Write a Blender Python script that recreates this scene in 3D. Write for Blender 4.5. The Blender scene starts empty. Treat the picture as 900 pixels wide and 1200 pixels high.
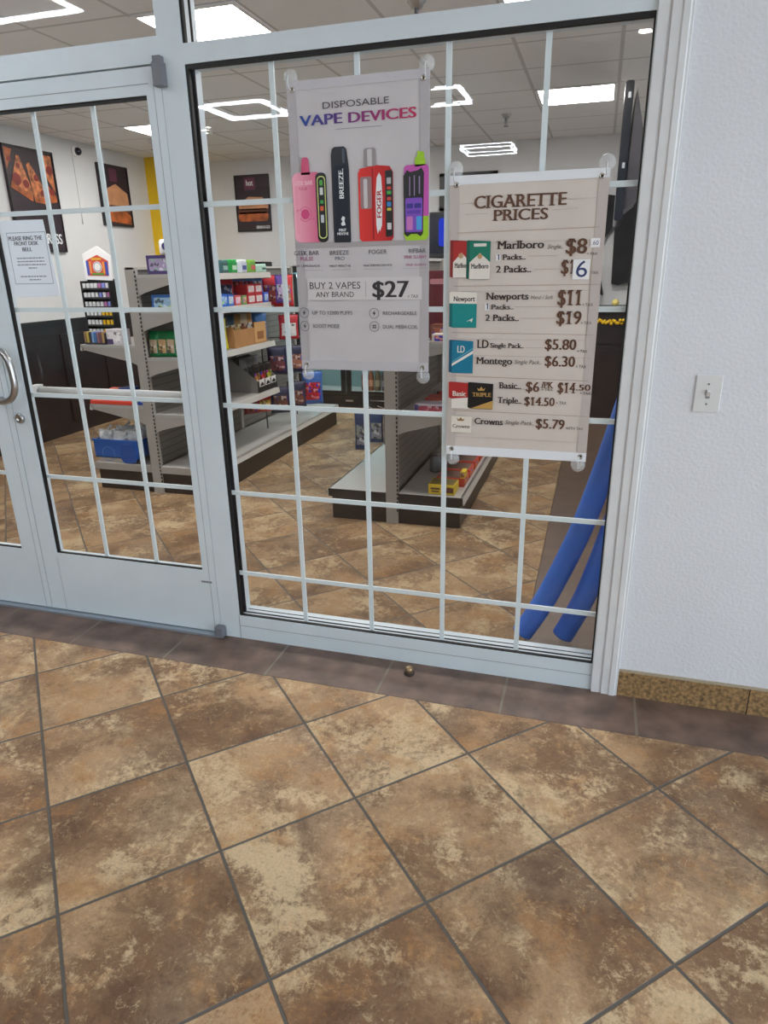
import bpy, bmesh, math, random
from mathutils import Vector, Matrix
S = bpy.context.scene
COL = S.collection
R_ = random.Random(7)
PI = math.pi

# ------------------------------------------------------------------ camera
def make_camera():
    p, y, r = -0.343291, -0.299364, -0.018529
    cp, sp, cy, sy, cr, sr = math.cos(p), math.sin(p), math.cos(y), math.sin(y), math.cos(r), math.sin(r)
    f = Vector((sy*cp, cy*cp, sp)); rt = Vector((cy, -sy, 0)); up = rt.cross(f)
    r2 = cr*rt + sr*up; u2 = -sr*rt + cr*up
    cam = bpy.data.cameras.new('camera'); o = bpy.data.objects.new('camera', cam); COL.objects.link(o)
    m = Matrix.Identity(4)
    for i in range(3):
        m[i][0] = r2[i]; m[i][1] = u2[i]; m[i][2] = -f[i]
    m[0][3], m[1][3], m[2][3] = 0.25773, -2.27864, 1.48387
    o.matrix_world = m
    cam.sensor_fit = 'HORIZONTAL'; cam.sensor_width = 36.0; cam.lens = 796.823/900*36
    cam.clip_start = 0.02; cam.clip_end = 80
    S.camera = o
make_camera()

# ------------------------------------------------------------------ light and exposure
S.view_settings.view_transform = 'Standard'
S.view_settings.look = 'None'
S.view_settings.gamma = 1.0
S.view_settings.use_curve_mapping = False
S.view_settings.exposure = 0.85
W = bpy.data.worlds.new('daylight'); S.world = W; W.use_nodes = True
bg = W.node_tree.nodes['Background']
bg.inputs[0].default_value = (0.78, 0.90, 1.0, 1); bg.inputs[1].default_value = 2.3
RING_STRENGTH = 48.0
TROFFER_STRENGTH = 17.0
CAN_STRENGTH = 170.0

# ------------------------------------------------------------------ materials
def lin(c):
    out = []
    for v in c:
        v /= 255.0
        out.append(v/12.92 if v <= .04045 else ((v+.055)/1.055)**2.4)
    return (*out, 1)
MATS = {}
def mat(name, rgb=(200,200,200), rough=.5, metal=0.0, var=0.0, vscale=20, bump=0.0, bscale=200, spec=.5):
    if name in MATS: return MATS[name]
    m = bpy.data.materials.new(name); m.use_nodes = True
    nt = m.node_tree; b = nt.nodes['Principled BSDF']
    b.inputs['Base Color'].default_value = lin(rgb); b.inputs['Roughness'].default_value = rough
    b.inputs['Metallic'].default_value = metal; b.inputs['Specular IOR Level'].default_value = spec
    if var or bump:
        tc = nt.nodes.new('ShaderNodeTexCoord')
    if var:
        n = nt.nodes.new('ShaderNodeTexNoise'); n.inputs['Scale'].default_value = vscale; n.inputs['Detail'].default_value = 6
        nt.links.new(tc.outputs['Object'], n.inputs['Vector'])
        r = nt.nodes.new('ShaderNodeValToRGB')
        c = lin(rgb); r.color_ramp.elements[0].position = .3; r.color_ramp.elements[1].position = .7
        r.color_ramp.elements[0].color = tuple(x*(1-var) for x in c[:3])+(1,)
        r.color_ramp.elements[1].color = tuple(min(1, x*(1+var)) for x in c[:3])+(1,)
        nt.links.new(n.outputs['Fac'], r.inputs['Fac']); nt.links.new(r.outputs['Color'], b.inputs['Base Color'])
    if bump:
        n2 = nt.nodes.new('ShaderNodeTexNoise'); n2.inputs['Scale'].default_value = bscale; n2.inputs['Detail'].default_value = 4
        nt.links.new(tc.outputs['Object'], n2.inputs['Vector'])
        bp = nt.nodes.new('ShaderNodeBump'); bp.inputs['Strength'].default_value = bump; bp.inputs['Distance'].default_value = .01
        nt.links.new(n2.outputs['Fac'], bp.inputs['Height']); nt.links.new(bp.outputs['Normal'], b.inputs['Normal'])
    MATS[name] = m
    return m
def emit(name, rgb, st):
    if name in MATS: return MATS[name]
    m = bpy.data.materials.new(name); m.use_nodes = True; nt = m.node_tree
    for n in list(nt.nodes): nt.nodes.remove(n)
    e = nt.nodes.new('ShaderNodeEmission'); e.inputs[0].default_value = lin(rgb); e.inputs[1].default_value = st
    o = nt.nodes.new('ShaderNodeOutputMaterial'); nt.links.new(e.outputs[0], o.inputs[0])
    MATS[name] = m; return m
def glass(name, refl, tint=(1,1,1), rough=0.0, edge=.5):
    m = bpy.data.materials.new(name); m.use_nodes = True; nt = m.node_tree
    for n in list(nt.nodes): nt.nodes.remove(n)
    N = nt.nodes.new; L = nt.links.new
    t = N('ShaderNodeBsdfTransparent'); t.inputs[0].default_value = (*tint, 1)
    g = N('ShaderNodeBsdfGlossy'); g.inputs['Roughness'].default_value = rough
    lw = N('ShaderNodeLayerWeight'); lw.inputs['Blend'].default_value = .25
    mr = N('ShaderNodeMapRange'); mr.inputs['To Min'].default_value = refl; mr.inputs['To Max'].default_value = edge
    pw = N('ShaderNodeMath'); pw.operation = 'POWER'; pw.inputs[1].default_value = 3
    L(lw.outputs['Facing'], pw.inputs[0]); L(pw.outputs[0], mr.inputs['Value'])
    ge = N('ShaderNodeNewGeometry'); inv = N('ShaderNodeMath'); inv.operation = 'SUBTRACT'; inv.inputs[0].default_value = 1
    L(ge.outputs['Backfacing'], inv.inputs[1])
    mu = N('ShaderNodeMath'); mu.operation = 'MULTIPLY'; L(mr.outputs[0], mu.inputs[0]); L(inv.outputs[0], mu.inputs[1])
    mx = N('ShaderNodeMixShader'); L(mu.outputs[0], mx.inputs[0]); L(t.outputs[0], mx.inputs[1]); L(g.outputs[0], mx.inputs[2])
    o = N('ShaderNodeOutputMaterial'); L(mx.outputs[0], o.inputs[0])
    MATS[name] = m; return m

def tile_floor_mat(name, off, ang, pitch, dark=1.0, sat=.98, grout=(98,93,88), gw=.0095):
    m = bpy.data.materials.new(name); m.use_nodes = True; nt = m.node_tree; N = nt.nodes.new; L = nt.links.new
    b = nt.nodes['Principled BSDF']
    tc = N('ShaderNodeTexCoord')
    mp = N('ShaderNodeMapping'); mp.vector_type = 'TEXTURE'
    mp.inputs['Location'].default_value = (off[0], off[1], 0); mp.inputs['Rotation'].default_value = (0, 0, ang)
    mp.inputs['Scale'].default_value = (pitch, pitch, 1)
    L(tc.outputs['Object'], mp.inputs['Vector'])
    sp = N('ShaderNodeSeparateXYZ'); L(mp.outputs[0], sp.inputs[0])
    def M(op, a, bb=None):
        n = N('ShaderNodeMath'); n.operation = op
        for i, v in enumerate((a, bb)):
            if v is None: continue
            if isinstance(v, (int, float)): n.inputs[i].default_value = v
            else: L(v, n.inputs[i])
        return n.outputs[0]
    d = M('MINIMUM', M('PINGPONG', sp.outputs[0], .5), M('PINGPONG', sp.outputs[1], .5))
    mr = N('ShaderNodeMapRange'); mr.inputs['From Min'].default_value = gw*.7; mr.inputs['From Max'].default_value = gw*1.35
    L(d, mr.inputs['Value'])                                        # 0 in the grout, 1 on the tile
    cb = N('ShaderNodeCombineXYZ'); L(M('FLOOR', sp.outputs[0]), cb.inputs[0]); L(M('FLOOR', sp.outputs[1]), cb.inputs[1])
    wn = N('ShaderNodeTexWhiteNoise'); wn.noise_dimensions = '3D'; L(cb.outputs[0], wn.inputs['Vector'])
    sc = N('ShaderNodeVectorMath'); sc.operation = 'SCALE'; sc.inputs['Scale'].default_value = 13.0; L(wn.outputs['Color'], sc.inputs[0])
    ad = N('ShaderNodeVectorMath'); ad.operation = 'ADD'; L(tc.outputs['Object'], ad.inputs[0]); L(sc.outputs[0], ad.inputs[1])
    def noise(scale, detail, rough, dist):
        n = N('ShaderNodeTexNoise'); n.inputs['Scale'].default_value = scale; n.inputs['Detail'].default_value = detail
        n.inputs['Roughness'].default_value = rough; n.inputs['Distortion'].default_value = dist
        L(ad.outputs[0], n.inputs['Vector']); return n.outputs['Fac']
    def step(x, lo, hi):
        n = N('ShaderNodeMapRange'); n.interpolation_type = 'SMOOTHSTEP'; n.inputs['From Min'].default_value = lo; n.inputs['From Max'].default_value = hi
        L(x, n.inputs['Value']); return n.outputs[0]
    def mix(f, A, B):
        n = N('ShaderNodeMix'); n.data_type = 'RGBA'; L(f, n.inputs['Factor'])
        for k, q in (('A', A), ('B', B)):
            if isinstance(q, tuple): n.inputs[k].default_value = lin([v_*dark for v_ in q])
            else: L(q, n.inputs[k])
        return n.outputs['Result']
    big = noise(3.0, 8, .58, .35); veins = noise(7.5, 10, .68, .5); fine = noise(42, 12, .82, .25); grain = noise(120, 8, .85, 0)
    creamn = noise(4.2, 10, .66, .5); darkn = noise(5.2, 10, .66, .4); greyn = noise(2.2, 4, .5, .2)
    shift = M('MULTIPLY', M('SUBTRACT', wn.outputs['Value'], .5), .10)
    ff = M('MULTIPLY', M('SUBTRACT', fine, .5), .85)
    c = mix(step(M('ADD', M('ADD', big, shift), M('MULTIPLY', ff, .5)), .36, .62), (130,98,70), (188,154,116))
    c = mix(M('MULTIPLY', step(greyn, .45, .65), .6), c, mix(step(fine, .35, .65), (130,106,85), (178,152,124)))
    c = mix(M('MULTIPLY', step(M('ADD', M('ADD', creamn, shift), ff), .487, .63), .82), c, (220,194,154))
    c = mix(M('MULTIPLY', step(M('ADD', M('SUBTRACT', darkn, shift), ff), .53, .66), .62), c, (92,62,42))
    rust = noise(6.0, 8, .6, .4); c = mix(M('MULTIPLY', step(M('ADD', rust, ff), .52, .70), .6), c, (176,126,72))
    vl = N('ShaderNodeMapRange'); vl.inputs['From Min'].default_value = 0; vl.inputs['From Max'].default_value = .016; vl.inputs['To Min'].default_value = .75; vl.inputs['To Max'].default_value = 0
    L(M('ABSOLUTE', M('SUBTRACT', veins, .53)), vl.inputs['Value'])
    c = mix(M('MULTIPLY', vl.outputs[0], step(fine, .45, .6)), c, (216,190,148))
    c = mix(M('MULTIPLY', step(M('MULTIPLY', M('SUBTRACT', 1.0, fine), 1.0), .58, .70), .6), c, (70,50,38))
    hv = N('ShaderNodeHueSaturation'); L(c, hv.inputs['Color']); L(M('ADD', .38, M('MULTIPLY', grain, 1.24)), hv.inputs['Value']); hv.inputs['Saturation'].default_value = sat
    mx = N('ShaderNodeMix'); mx.data_type = 'RGBA'; mx.inputs['A'].default_value = lin(grout)
    L(mr.outputs[0], mx.inputs['Factor']); L(hv.outputs['Color'], mx.inputs['B']); L(mx.outputs['Result'], b.inputs['Base Color'])
    bp = N('ShaderNodeBump'); bp.inputs['Strength'].default_value = .7; bp.inputs['Distance'].default_value = .006
    L(M('ADD', M('MULTIPLY', mr.outputs[0], 1.0), M('ADD', M('MULTIPLY', fine, .7), M('ADD', M('MULTIPLY', grain, .6), M('MULTIPLY', veins, .4)))), bp.inputs['Height'])
    L(bp.outputs[0], b.inputs['Normal'])
    b.inputs['Roughness'].default_value = .55; b.inputs['Specular IOR Level'].default_value = .35
    MATS[name] = m; return m

def plank_mat(name, rgb, axis, start, pitch, grout, gw=.008, var=.25, rough=.5):
    m = mat(name, rgb, rough, var=var, vscale=9, bump=.15, bscale=60); nt = m.node_tree; N = nt.nodes.new; L = nt.links.new
    b = nt.nodes['Principled BSDF']; src = b.inputs['Base Color'].links[0].from_socket
    tc = N('ShaderNodeTexCoord'); sp = N('ShaderNodeSeparateXYZ'); L(tc.outputs['Object'], sp.inputs[0])
    s = N('ShaderNodeMath'); s.operation = 'SUBTRACT'; L(sp.outputs[axis], s.inputs[0]); s.inputs[1].default_value = start
    p = N('ShaderNodeMath'); p.operation = 'PINGPONG'; L(s.outputs[0], p.inputs[0]); p.inputs[1].default_value = pitch/2
    c = N('ShaderNodeMath'); c.operation = 'GREATER_THAN'; L(p.outputs[0], c.inputs[0]); c.inputs[1].default_value = gw/2
    mx = N('ShaderNodeMix'); mx.data_type = 'RGBA'; mx.inputs['A'].default_value = lin(grout)
    L(c.outputs[0], mx.inputs['Factor']); L(src, mx.inputs['B']); L(mx.outputs['Result'], b.inputs['Base Color'])
    return m

def grid_ceiling_mat(name, x0, px, y0, py):
    m = mat(name, (232,231,231), .9, var=.03, vscale=120, bump=.25, bscale=150); nt = m.node_tree; N = nt.nodes.new; L = nt.links.new
    b = nt.nodes['Principled BSDF']; src = b.inputs['Base Color'].links[0].from_socket
    tc = N('ShaderNodeTexCoord'); sp = N('ShaderNodeSeparateXYZ'); L(tc.outputs['Object'], sp.inputs[0])
    outs = []
    for ax, st, pi in ((0, x0, px), (1, y0, py)):
        s = N('ShaderNodeMath'); s.operation = 'SUBTRACT'; L(sp.outputs[ax], s.inputs[0]); s.inputs[1].default_value = st
        p = N('ShaderNodeMath'); p.operation = 'PINGPONG'; L(s.outputs[0], p.inputs[0]); p.inputs[1].default_value = pi/2
        outs.append(p.outputs[0])
    mn = N('ShaderNodeMath'); mn.operation = 'MINIMUM'; L(outs[0], mn.inputs[0]); L(outs[1], mn.inputs[1])
    c = N('ShaderNodeMath'); c.operation = 'GREATER_THAN'; L(mn.outputs[0], c.inputs[0]); c.inputs[1].default_value = .011
    mx = N('ShaderNodeMix'); mx.data_type = 'RGBA'; mx.inputs['A'].default_value = lin((196,194,193))
    L(c.outputs[0], mx.inputs['Factor']); L(src, mx.inputs['B']); L(mx.outputs['Result'], b.inputs['Base Color'])
    return m

def slat_mat(name, rgb, pitch=.025):
    m = mat(name, rgb, .5); nt = m.node_tree; N = nt.nodes.new; L = nt.links.new
    b = nt.nodes['Principled BSDF']
    tc = N('ShaderNodeTexCoord'); sp = N('ShaderNodeSeparateXYZ'); L(tc.outputs['Object'], sp.inputs[0])
    p = N('ShaderNodeMath'); p.operation = 'PINGPONG'; L(sp.outputs[2], p.inputs[0]); p.inputs[1].default_value = pitch
    c = N('ShaderNodeMath'); c.operation = 'GREATER_THAN'; L(p.outputs[0], c.inputs[0]); c.inputs[1].default_value = pitch*.16
    mx = N('ShaderNodeMix'); mx.data_type = 'RGBA'; mx.inputs['A'].default_value = lin([v*.78 for v in rgb]); mx.inputs['B'].default_value = lin(rgb)
    L(c.outputs[0], mx.inputs['Factor']); L(mx.outputs['Result'], b.inputs['Base Color'])
    return m

def grad_mat(name, c0, c1, x0, x1, axis=0, rough=.6):
    m = mat(name, c0, rough); nt = m.node_tree; N = nt.nodes.new; L = nt.links.new
    b = nt.nodes['Principled BSDF']
    ge = N('ShaderNodeTexCoord'); sp = N('ShaderNodeSeparateXYZ'); L(ge.outputs['Object'], sp.inputs[0])
    mr = N('ShaderNodeMapRange'); mr.inputs['From Min'].default_value = x0; mr.inputs['From Max'].default_value = x1
    L(sp.outputs[axis], mr.inputs['Value'])
    mx = N('ShaderNodeMix'); mx.data_type = 'RGBA'; mx.inputs['A'].default_value = lin(c0); mx.inputs['B'].default_value = lin(c1)
    L(mr.outputs[0], mx.inputs['Factor']); L(mx.outputs['Result'], b.inputs['Base Color'])
    return m

def print_mat(name, rgb):
    # mottled packaging print: cells of the main colour, a darker one, a pale one
    m = mat(name, rgb, .42); nt = m.node_tree; N = nt.nodes.new; L = nt.links.new; b = nt.nodes['Principled BSDF']
    if nt.nodes.get('Voronoi Texture'): return m
    tc = N('ShaderNodeTexCoord'); v = N('ShaderNodeTexVoronoi'); v.inputs['Scale'].default_value = 48
    L(tc.outputs['Object'], v.inputs['Vector']); s = N('ShaderNodeSeparateColor'); L(v.outputs['Color'], s.inputs[0])
    r = N('ShaderNodeValToRGB'); r.color_ramp.interpolation = 'CONSTANT'; e = r.color_ramp.elements
    e[0].color = lin(rgb); e[0].position = 0; e[1].color = lin([q*.55 for q in rgb]); e[1].position = .5
    q = e.new(.70); q.color = lin([min(255, x*.5+125) for x in rgb]); q = e.new(.88); q.color = lin((rgb[1], rgb[2], rgb[0]))
    L(s.outputs[0], r.inputs['Fac']); L(r.outputs['Color'], b.inputs['Base Color'])
    return m

# ------------------------------------------------------------------ mesh helpers
def nb(): return bmesh.new()
def box(bm, x0, x1, y0, y1, z0, z1):
    v = [bm.verts.new(p) for p in ((x0,y0,z0),(x1,y0,z0),(x1,y1,z0),(x0,y1,z0),(x0,y0,z1),(x1,y0,z1),(x1,y1,z1),(x0,y1,z1))]
    for f in ((3,2,1,0),(4,5,6,7),(0,1,5,4),(1,2,6,5),(2,3,7,6),(3,0,4,7)): bm.faces.new([v[i] for i in f])
    return bm
def bx(*a): return box(nb(), *a)
def bbox_(x0, x1, y0, y1, z0, z1, r):                                # bevelled box
    bm = bx(x0, x1, y0, y1, z0, z1)
    bmesh.ops.bevel(bm, geom=list(bm.edges), offset=r, segments=2, affect='EDGES', profile=.5)
    return bm
def prism(bm, poly, axis, a, b):                                     # polygon in the other two axes, extruded along axis
    def P(u, v, w):
        return {'x': (w, u, v), 'y': (u, w, v), 'z': (u, v, w)}[axis]
    A = [bm.verts.new(P(u, v, a)) for u, v in poly]; B = [bm.verts.new(P(u, v, b)) for u, v in poly]
    n = len(poly)
    bm.faces.new(A); bm.faces.new(B[::-1])
    for i in range(n): bm.faces.new((A[i], B[i], B[(i+1) % n], A[(i+1) % n]))
    bmesh.ops.recalc_face_normals(bm, faces=bm.faces)
    return bm
def tube(bm, pts, r, seg=12, cap=True):
    pts = [Vector(p) for p in pts]; rings = []
    up = Vector((0, 0, 1)); n = None
    for i, p in enumerate(pts):
        d = (pts[min(i+1, len(pts)-1)] - pts[max(i-1, 0)]).normalized()
        if n is None:
            n = d.cross(up if abs(d.z) < .9 else Vector((1, 0, 0))).normalized()
        n = (n - d*n.dot(d)).normalized(); bn = d.cross(n)
        rr = r[i] if isinstance(r, (list, tuple)) else r
        rings.append([bm.verts.new(p + rr*(math.cos(2*PI*k/seg)*n + math.sin(2*PI*k/seg)*bn)) for k in range(seg)])
    for a, b in zip(rings, rings[1:]):
        for k in range(seg):
            f = bm.faces.new((a[k], a[(k+1) % seg], b[(k+1) % seg], b[k])); f.smooth = True
    if cap:
        bm.faces.new(rings[0][::-1]); bm.faces.new(rings[-1])
    bmesh.ops.recalc_face_normals(bm, faces=bm.faces)
    return bm
def smooth_path(pts, n=6):
    pts = [Vector(p) for p in pts]; out = []
    for i in range(len(pts)-1):
        p0, p1, p2, p3 = pts[max(i-1, 0)], pts[i], pts[i+1], pts[min(i+2, len(pts)-1)]
        for k in range(n):
            t = k/n
            out.append(.5*((2*p1)+(-p0+p2)*t+(2*p0-5*p1+4*p2-p3)*t*t+(-p0+3*p1-3*p2+p3)*t**3))
    out.append(pts[-1]); return out
def lathe(bm, prof, c, axis='z', seg=20):                            # prof: (radius, along-axis)
    rings = []
    for r, h in prof:
        ring = []
        for k in range(seg):
            a = 2*PI*k/seg; u, v = r*math.cos(a), r*math.sin(a)
            p = {'z': (u, v, h), 'y': (u, h, v), 'x': (h, u, v)}[axis]
            ring.append(bm.verts.new((c[0]+p[0], c[1]+p[1], c[2]+p[2])))
        rings.append(ring)
    for a, b in zip(rings, rings[1:]):
        for k in range(seg):
            f = bm.faces.new((a[k], a[(k+1) % seg], b[(k+1) % seg], b[k])); f.smooth = True
    if prof[0][0] > 1e-5: bm.faces.new(rings[0][::-1])
    if prof[-1][0] > 1e-5: bm.faces.new(rings[-1])
    bmesh.ops.remove_doubles(bm, verts=bm.verts, dist=1e-6)
    bmesh.ops.recalc_face_normals(bm, faces=bm.faces)
    return bm
def rrect(x0, x1, z0, z1, r, n=5):
    r = min(r, (x1-x0)/2-1e-5, (z1-z0)/2-1e-5); out = []
    for cx, cz, a0 in ((x1-r, z1-r, 0), (x0+r, z1-r, 90), (x0+r, z0+r, 180), (x1-r, z0+r, 270)):
        for k in range(n+1):
            a = math.radians(a0+90*k/n); out.append((cx+r*math.cos(a), cz+r*math.sin(a)))
    return out
def circle(cx, cz, r, n=24): return [(cx+r*math.cos(2*PI*k/n), cz+r*math.sin(2*PI*k/n)) for k in range(n)]
def ringflat(bm, cx, cz, r0, r1, y, n=28):
    a = [bm.verts.new((p[0], y, p[1])) for p in circle(cx, cz, r0, n)]; b = [bm.verts.new((p[0], y, p[1])) for p in circle(cx, cz, r1, n)]
    for k in range(n): bm.faces.new((a[k], a[(k+1) % n], b[(k+1) % n], b[k]))
    return bm
def pouch(w, h, t, crimp=.012, nx=8, nz=12):                         # pillow bag standing on z=0, facing -y
    bm = nb(); F = []; B = []
    for j in range(nz+1):
        v = j/nz; fr = []; br = []
        for i in range(nx+1):
            u = i/nx
            th = t/2*(max(0, math.sin(PI*u))**.5)*(max(0, math.sin(PI*v))**.6)
            th *= 1+.18*math.sin(9*u+5*v)*math.sin(7*v)
            wid = w*(1-.07*math.sin(PI*v))
            x = (u-.5)*wid
            fr.append(bm.verts.new((x, -th-.0008, v*h))); br.append(bm.verts.new((x, th+.0008, v*h)))
        F.append(fr); B.append(br)
    for j in range(nz):
        for i in range(nx):
            f = bm.faces.new((F[j][i], F[j][i+1], F[j+1][i+1], F[j+1][i])); f.smooth = True
            f = bm.faces.new((B[j][i], B[j+1][i], B[j+1][i+1], B[j][i+1])); f.smooth = True
        bm.faces.new((F[j][0], F[j+1][0], B[j+1][0], B[j][0])); bm.faces.new((F[j][nx], B[j][nx], B[j+1][nx], F[j+1][nx]))
    for i in range(nx):
        bm.faces.new((F[0][i], B[0][i], B[0][i+1], F[0][i+1])); bm.faces.new((F[nz][i], F[nz][i+1], B[nz][i+1], B[nz][i]))
    bmesh.ops.recalc_face_normals(bm, faces=bm.faces)
    return bm
def pouch_panel(w, h, t, u0, u1, v0, v1, off=.0015, nx=8, nz=12):    # printed panel lying on the pouch front
    bm = nb(); F = []
    for j in range(nz+1):
        v = v0+(v1-v0)*j/nz; row = []
        for i in range(nx+1):
            u = u0+(u1-u0)*i/nx
            th = t/2*(max(0, math.sin(PI*u))**.5)*(max(0, math.sin(PI*v))**.6)*(1+.18*math.sin(9*u+5*v)*math.sin(7*v))
            row.append(bm.verts.new(((u-.5)*w*(1-.07*math.sin(PI*v)), -th-.0008-off, v*h)))
        F.append(row)
    for j in range(nz):
        for i in range(nx):
            f = bm.faces.new((F[j][i], F[j][i+1], F[j+1][i+1], F[j+1][i])); f.smooth = True
    return bm

def obj(name, bm, m, parent=None, xf=None, label=None, local=False):
    if xf is not None: bm.transform(xf)
    if parent is not None and not local:
        bm.transform(Matrix.Translation(-WORLD[parent.name]))
    me = bpy.data.meshes.new(name); bm.to_mesh(me); bm.free()
    for x in (m if isinstance(m, (list, tuple)) else [m]): me.materials.append(x)
    o = bpy.data.objects.new(name, me); COL.objects.link(o)
    if parent is not None:
        o.parent = parent; WORLD[o.name] = WORLD[parent.name]
    else: WORLD[o.name] = Vector((0, 0, 0))
    if label: o['label'] = label
    return o
WORLD = {}
def thing(name, label, cat, loc=(0,0,0), group=None, rotz=0):
    o = bpy.data.objects.new(name, None); COL.objects.link(o); o.location = loc; o.rotation_euler = (0, 0, rotz)
    o.empty_display_size = .05
    WORLD[o.name] = Vector(loc)
    tag(o, label, cat, group); return o
def tag(o, label, cat, group=None):
    o['label'] = label; o['category'] = cat
    if group: o['group'] = group
    return o
def struct(name, bm, m, label, cat, parent=None):
    o = obj(name, bm, m, parent)
    if parent is None:
        o['kind'] = 'structure'; o['label'] = label; o['category'] = cat
    return o
def sthing(name, label, cat, loc=(0,0,0)):
    o = thing(name, label, cat, loc); o['kind'] = 'structure'; return o
def dup(root, loc, rotz=None, label=None, group=None, mats=None):
    r = root.copy(); COL.objects.link(r); r.location = loc
    if rotz is not None: r.rotation_euler = (0, 0, rotz)
    if label: r['label'] = label
    if group: r['group'] = group
    def kids(a, b):
        for ch in list(a.children):
            c = ch.copy(); COL.objects.link(c); c.parent = b
            if mats and ch.name.split('.')[0] in mats:
                c.data = ch.data.copy(); c.data.materials.clear(); c.data.materials.append(mats[ch.name.split('.')[0]])
            kids(ch, c)
    kids(root, r); return r

# lettering: the built-in face, optionally bold, slanted or with little serifs, fitted between x0 and x1
FONTCAP = {}
def text_bm(body, bold=0.0, serif=False, slant=0.0):
    cu = bpy.data.curves.new('t', 'FONT'); cu.body = body; cu.size = 1.0; cu.resolution_u = 3; cu.offset = bold
    o = bpy.data.objects.new('t', cu); COL.objects.link(o)
    bpy.context.view_layer.update()
    me = bpy.data.meshes.new_from_object(o.evaluated_get(bpy.context.evaluated_depsgraph_get()))
    bpy.data.objects.remove(o); bpy.data.curves.remove(cu)
    bm = nb(); bm.from_mesh(me); bpy.data.meshes.remove(me)
    return bm
def cap_height():
    if not FONTCAP:
        b = text_bm('H'); zs = [v.co.y for v in b.verts]; FONTCAP['h'] = max(zs); b.free()
    return FONTCAP['h']
def lettering(body, x0, x1, zc, h, m, parent, y, style='', name='lettering', axes='xz', label=None):
    bm = text_bm(body); H = cap_height()
    bmesh.ops.remove_doubles(bm, verts=bm.verts, dist=1e-5)
    if style == 's':
        add = []
        xh = H*.75
        for e in bm.edges:
            if len(e.link_faces) != 1: continue
            a, b = e.verts[0].co, e.verts[1].co
            if abs(a.y-b.y) > .004: continue
            L = abs(a.x-b.x)
            if not (.04*H < L < .30*H): continue
            yy = (a.y+b.y)/2; fc = e.link_faces[0].calc_center_median().y
            for tgt in (0, H, xh):
                if abs(yy-tgt) < .05*H:
                    lo, hi = min(a.x, b.x), max(a.x, b.x); s = 1 if fc > yy else -1
                    add.append((lo-.12*H, hi+.12*H, yy, yy+s*.075*H)); break
        for lo, hi, ya, yb in add:
            q = [bm.verts.new((px, py, .00003)) for px, py in ((lo, min(ya, yb)), (hi, min(ya, yb)), (hi, max(ya, yb)), (lo, max(ya, yb)))]
            bm.faces.new(q)
    for k, ch in enumerate(body):
        if ch == '1':                                              # the face's 1 is a bare stem: give it its flag
            q = text_bm(body[:k+1]); xr = max(v.co.x for v in q.verts); q.free()
            st = .143*H
            f_ = [bm.verts.new(p) for p in ((xr-st, H, .00003), (xr-st-.17*H, H*.84, .00003), (xr-st-.17*H, H*.74, .00003), (xr-st, H*.86, .00003))]; bm.faces.new(f_[::-1])
    offs = {'b': (-.045, -.02, .02, .045), 's': (-.03, -.01, .01, .03, .05)}.get(style, ())
    if offs:
        src = list(bm.verts)+list(bm.edges)+list(bm.faces)
        for dx in offs:
            r = bmesh.ops.duplicate(bm, geom=src)
            for v in r['geom']:
                if isinstance(v, bmesh.types.BMVert): v.co.x += dx*H; v.co.z = .00005*(1+offs.index(dx))
    if style == 'i':
        for v in bm.verts: v.co.x += .25*v.co.y
    xs = [v.co.x for v in bm.verts]; a, b = min(xs), max(xs)
    sx = (x1-x0)/(b-a); sz = h/H
    for v in bm.verts:
        X = x0+(v.co.x-a)*sx; Z = zc-h/2+v.co.y*sz
        v.co = Vector((X, y-v.co.z, Z)) if axes == 'xz' else Vector((y+v.co.z*4, X, Z))
    return obj(name, bm, m, parent, label=label)
def flat(name, poly, y, m, parent, label=None, th=.0002):
    return obj(name, prism(nb(), poly, 'y', y-th, y), m, parent, label=label)

# ------------------------------------------------------------------ palette
ALU = mat('white painted aluminium', (206,217,224), .38, var=.03, vscale=6)
ALU2 = mat('white muntin', (214,226,231), .4)
GASK = mat('black gasket', (16,14,16), .6)
STUCCO = mat('orange peel plaster', (214,216,222), .75, var=.02, vscale=4, bump=.24, bscale=95)
STORE_WALL = mat('painted store wall', (214,215,217), .7, var=.02, vscale=3)
YELLOW = mat('yellow paint', (226,186,20), .6)
WAINS = mat('dark wood wainscot', (38,27,30), .35, var=.25, vscale=7)
BLACK = mat('black plastic', (18,18,20), .4)
SATIN = mat('satin black metal', (26,26,30), .35)
GREYMET = mat('grey metal', (120,122,126), .4, metal=.7)
CHROME = mat('brushed steel', (190,190,192), .28, metal=1)
BEIGE = mat('beige shelf steel', (158,154,148), .5)
BEIGE_L = mat('pale shelf steel', (192,189,184), .45)
KICK = mat('dark brown kick plate', (44,36,33), .45)
DECK = mat('grey shelf deck', (166,164,161), .4)
SLAT = slat_mat('grey slotted panel', (116,112,107))
WHITE = mat('white card', (232,232,234), .6)
PAPER = mat('white paper', (226,234,244), .7)
G1 = glass('window glass outer pane', .030)
G2 = glass('window glass inner pane', .022)
G3 = glass('door glass', .032)
PLASTIC = mat('clear plastic', (236,240,244), .12)
PLASTIC.node_tree.nodes['Principled BSDF'].inputs['Alpha'].default_value = .24; PLASTIC.node_tree.nodes['Principled BSDF'].inputs['Specular IOR Level'].default_value = 1.0
TANGLE = 0.780808

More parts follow.
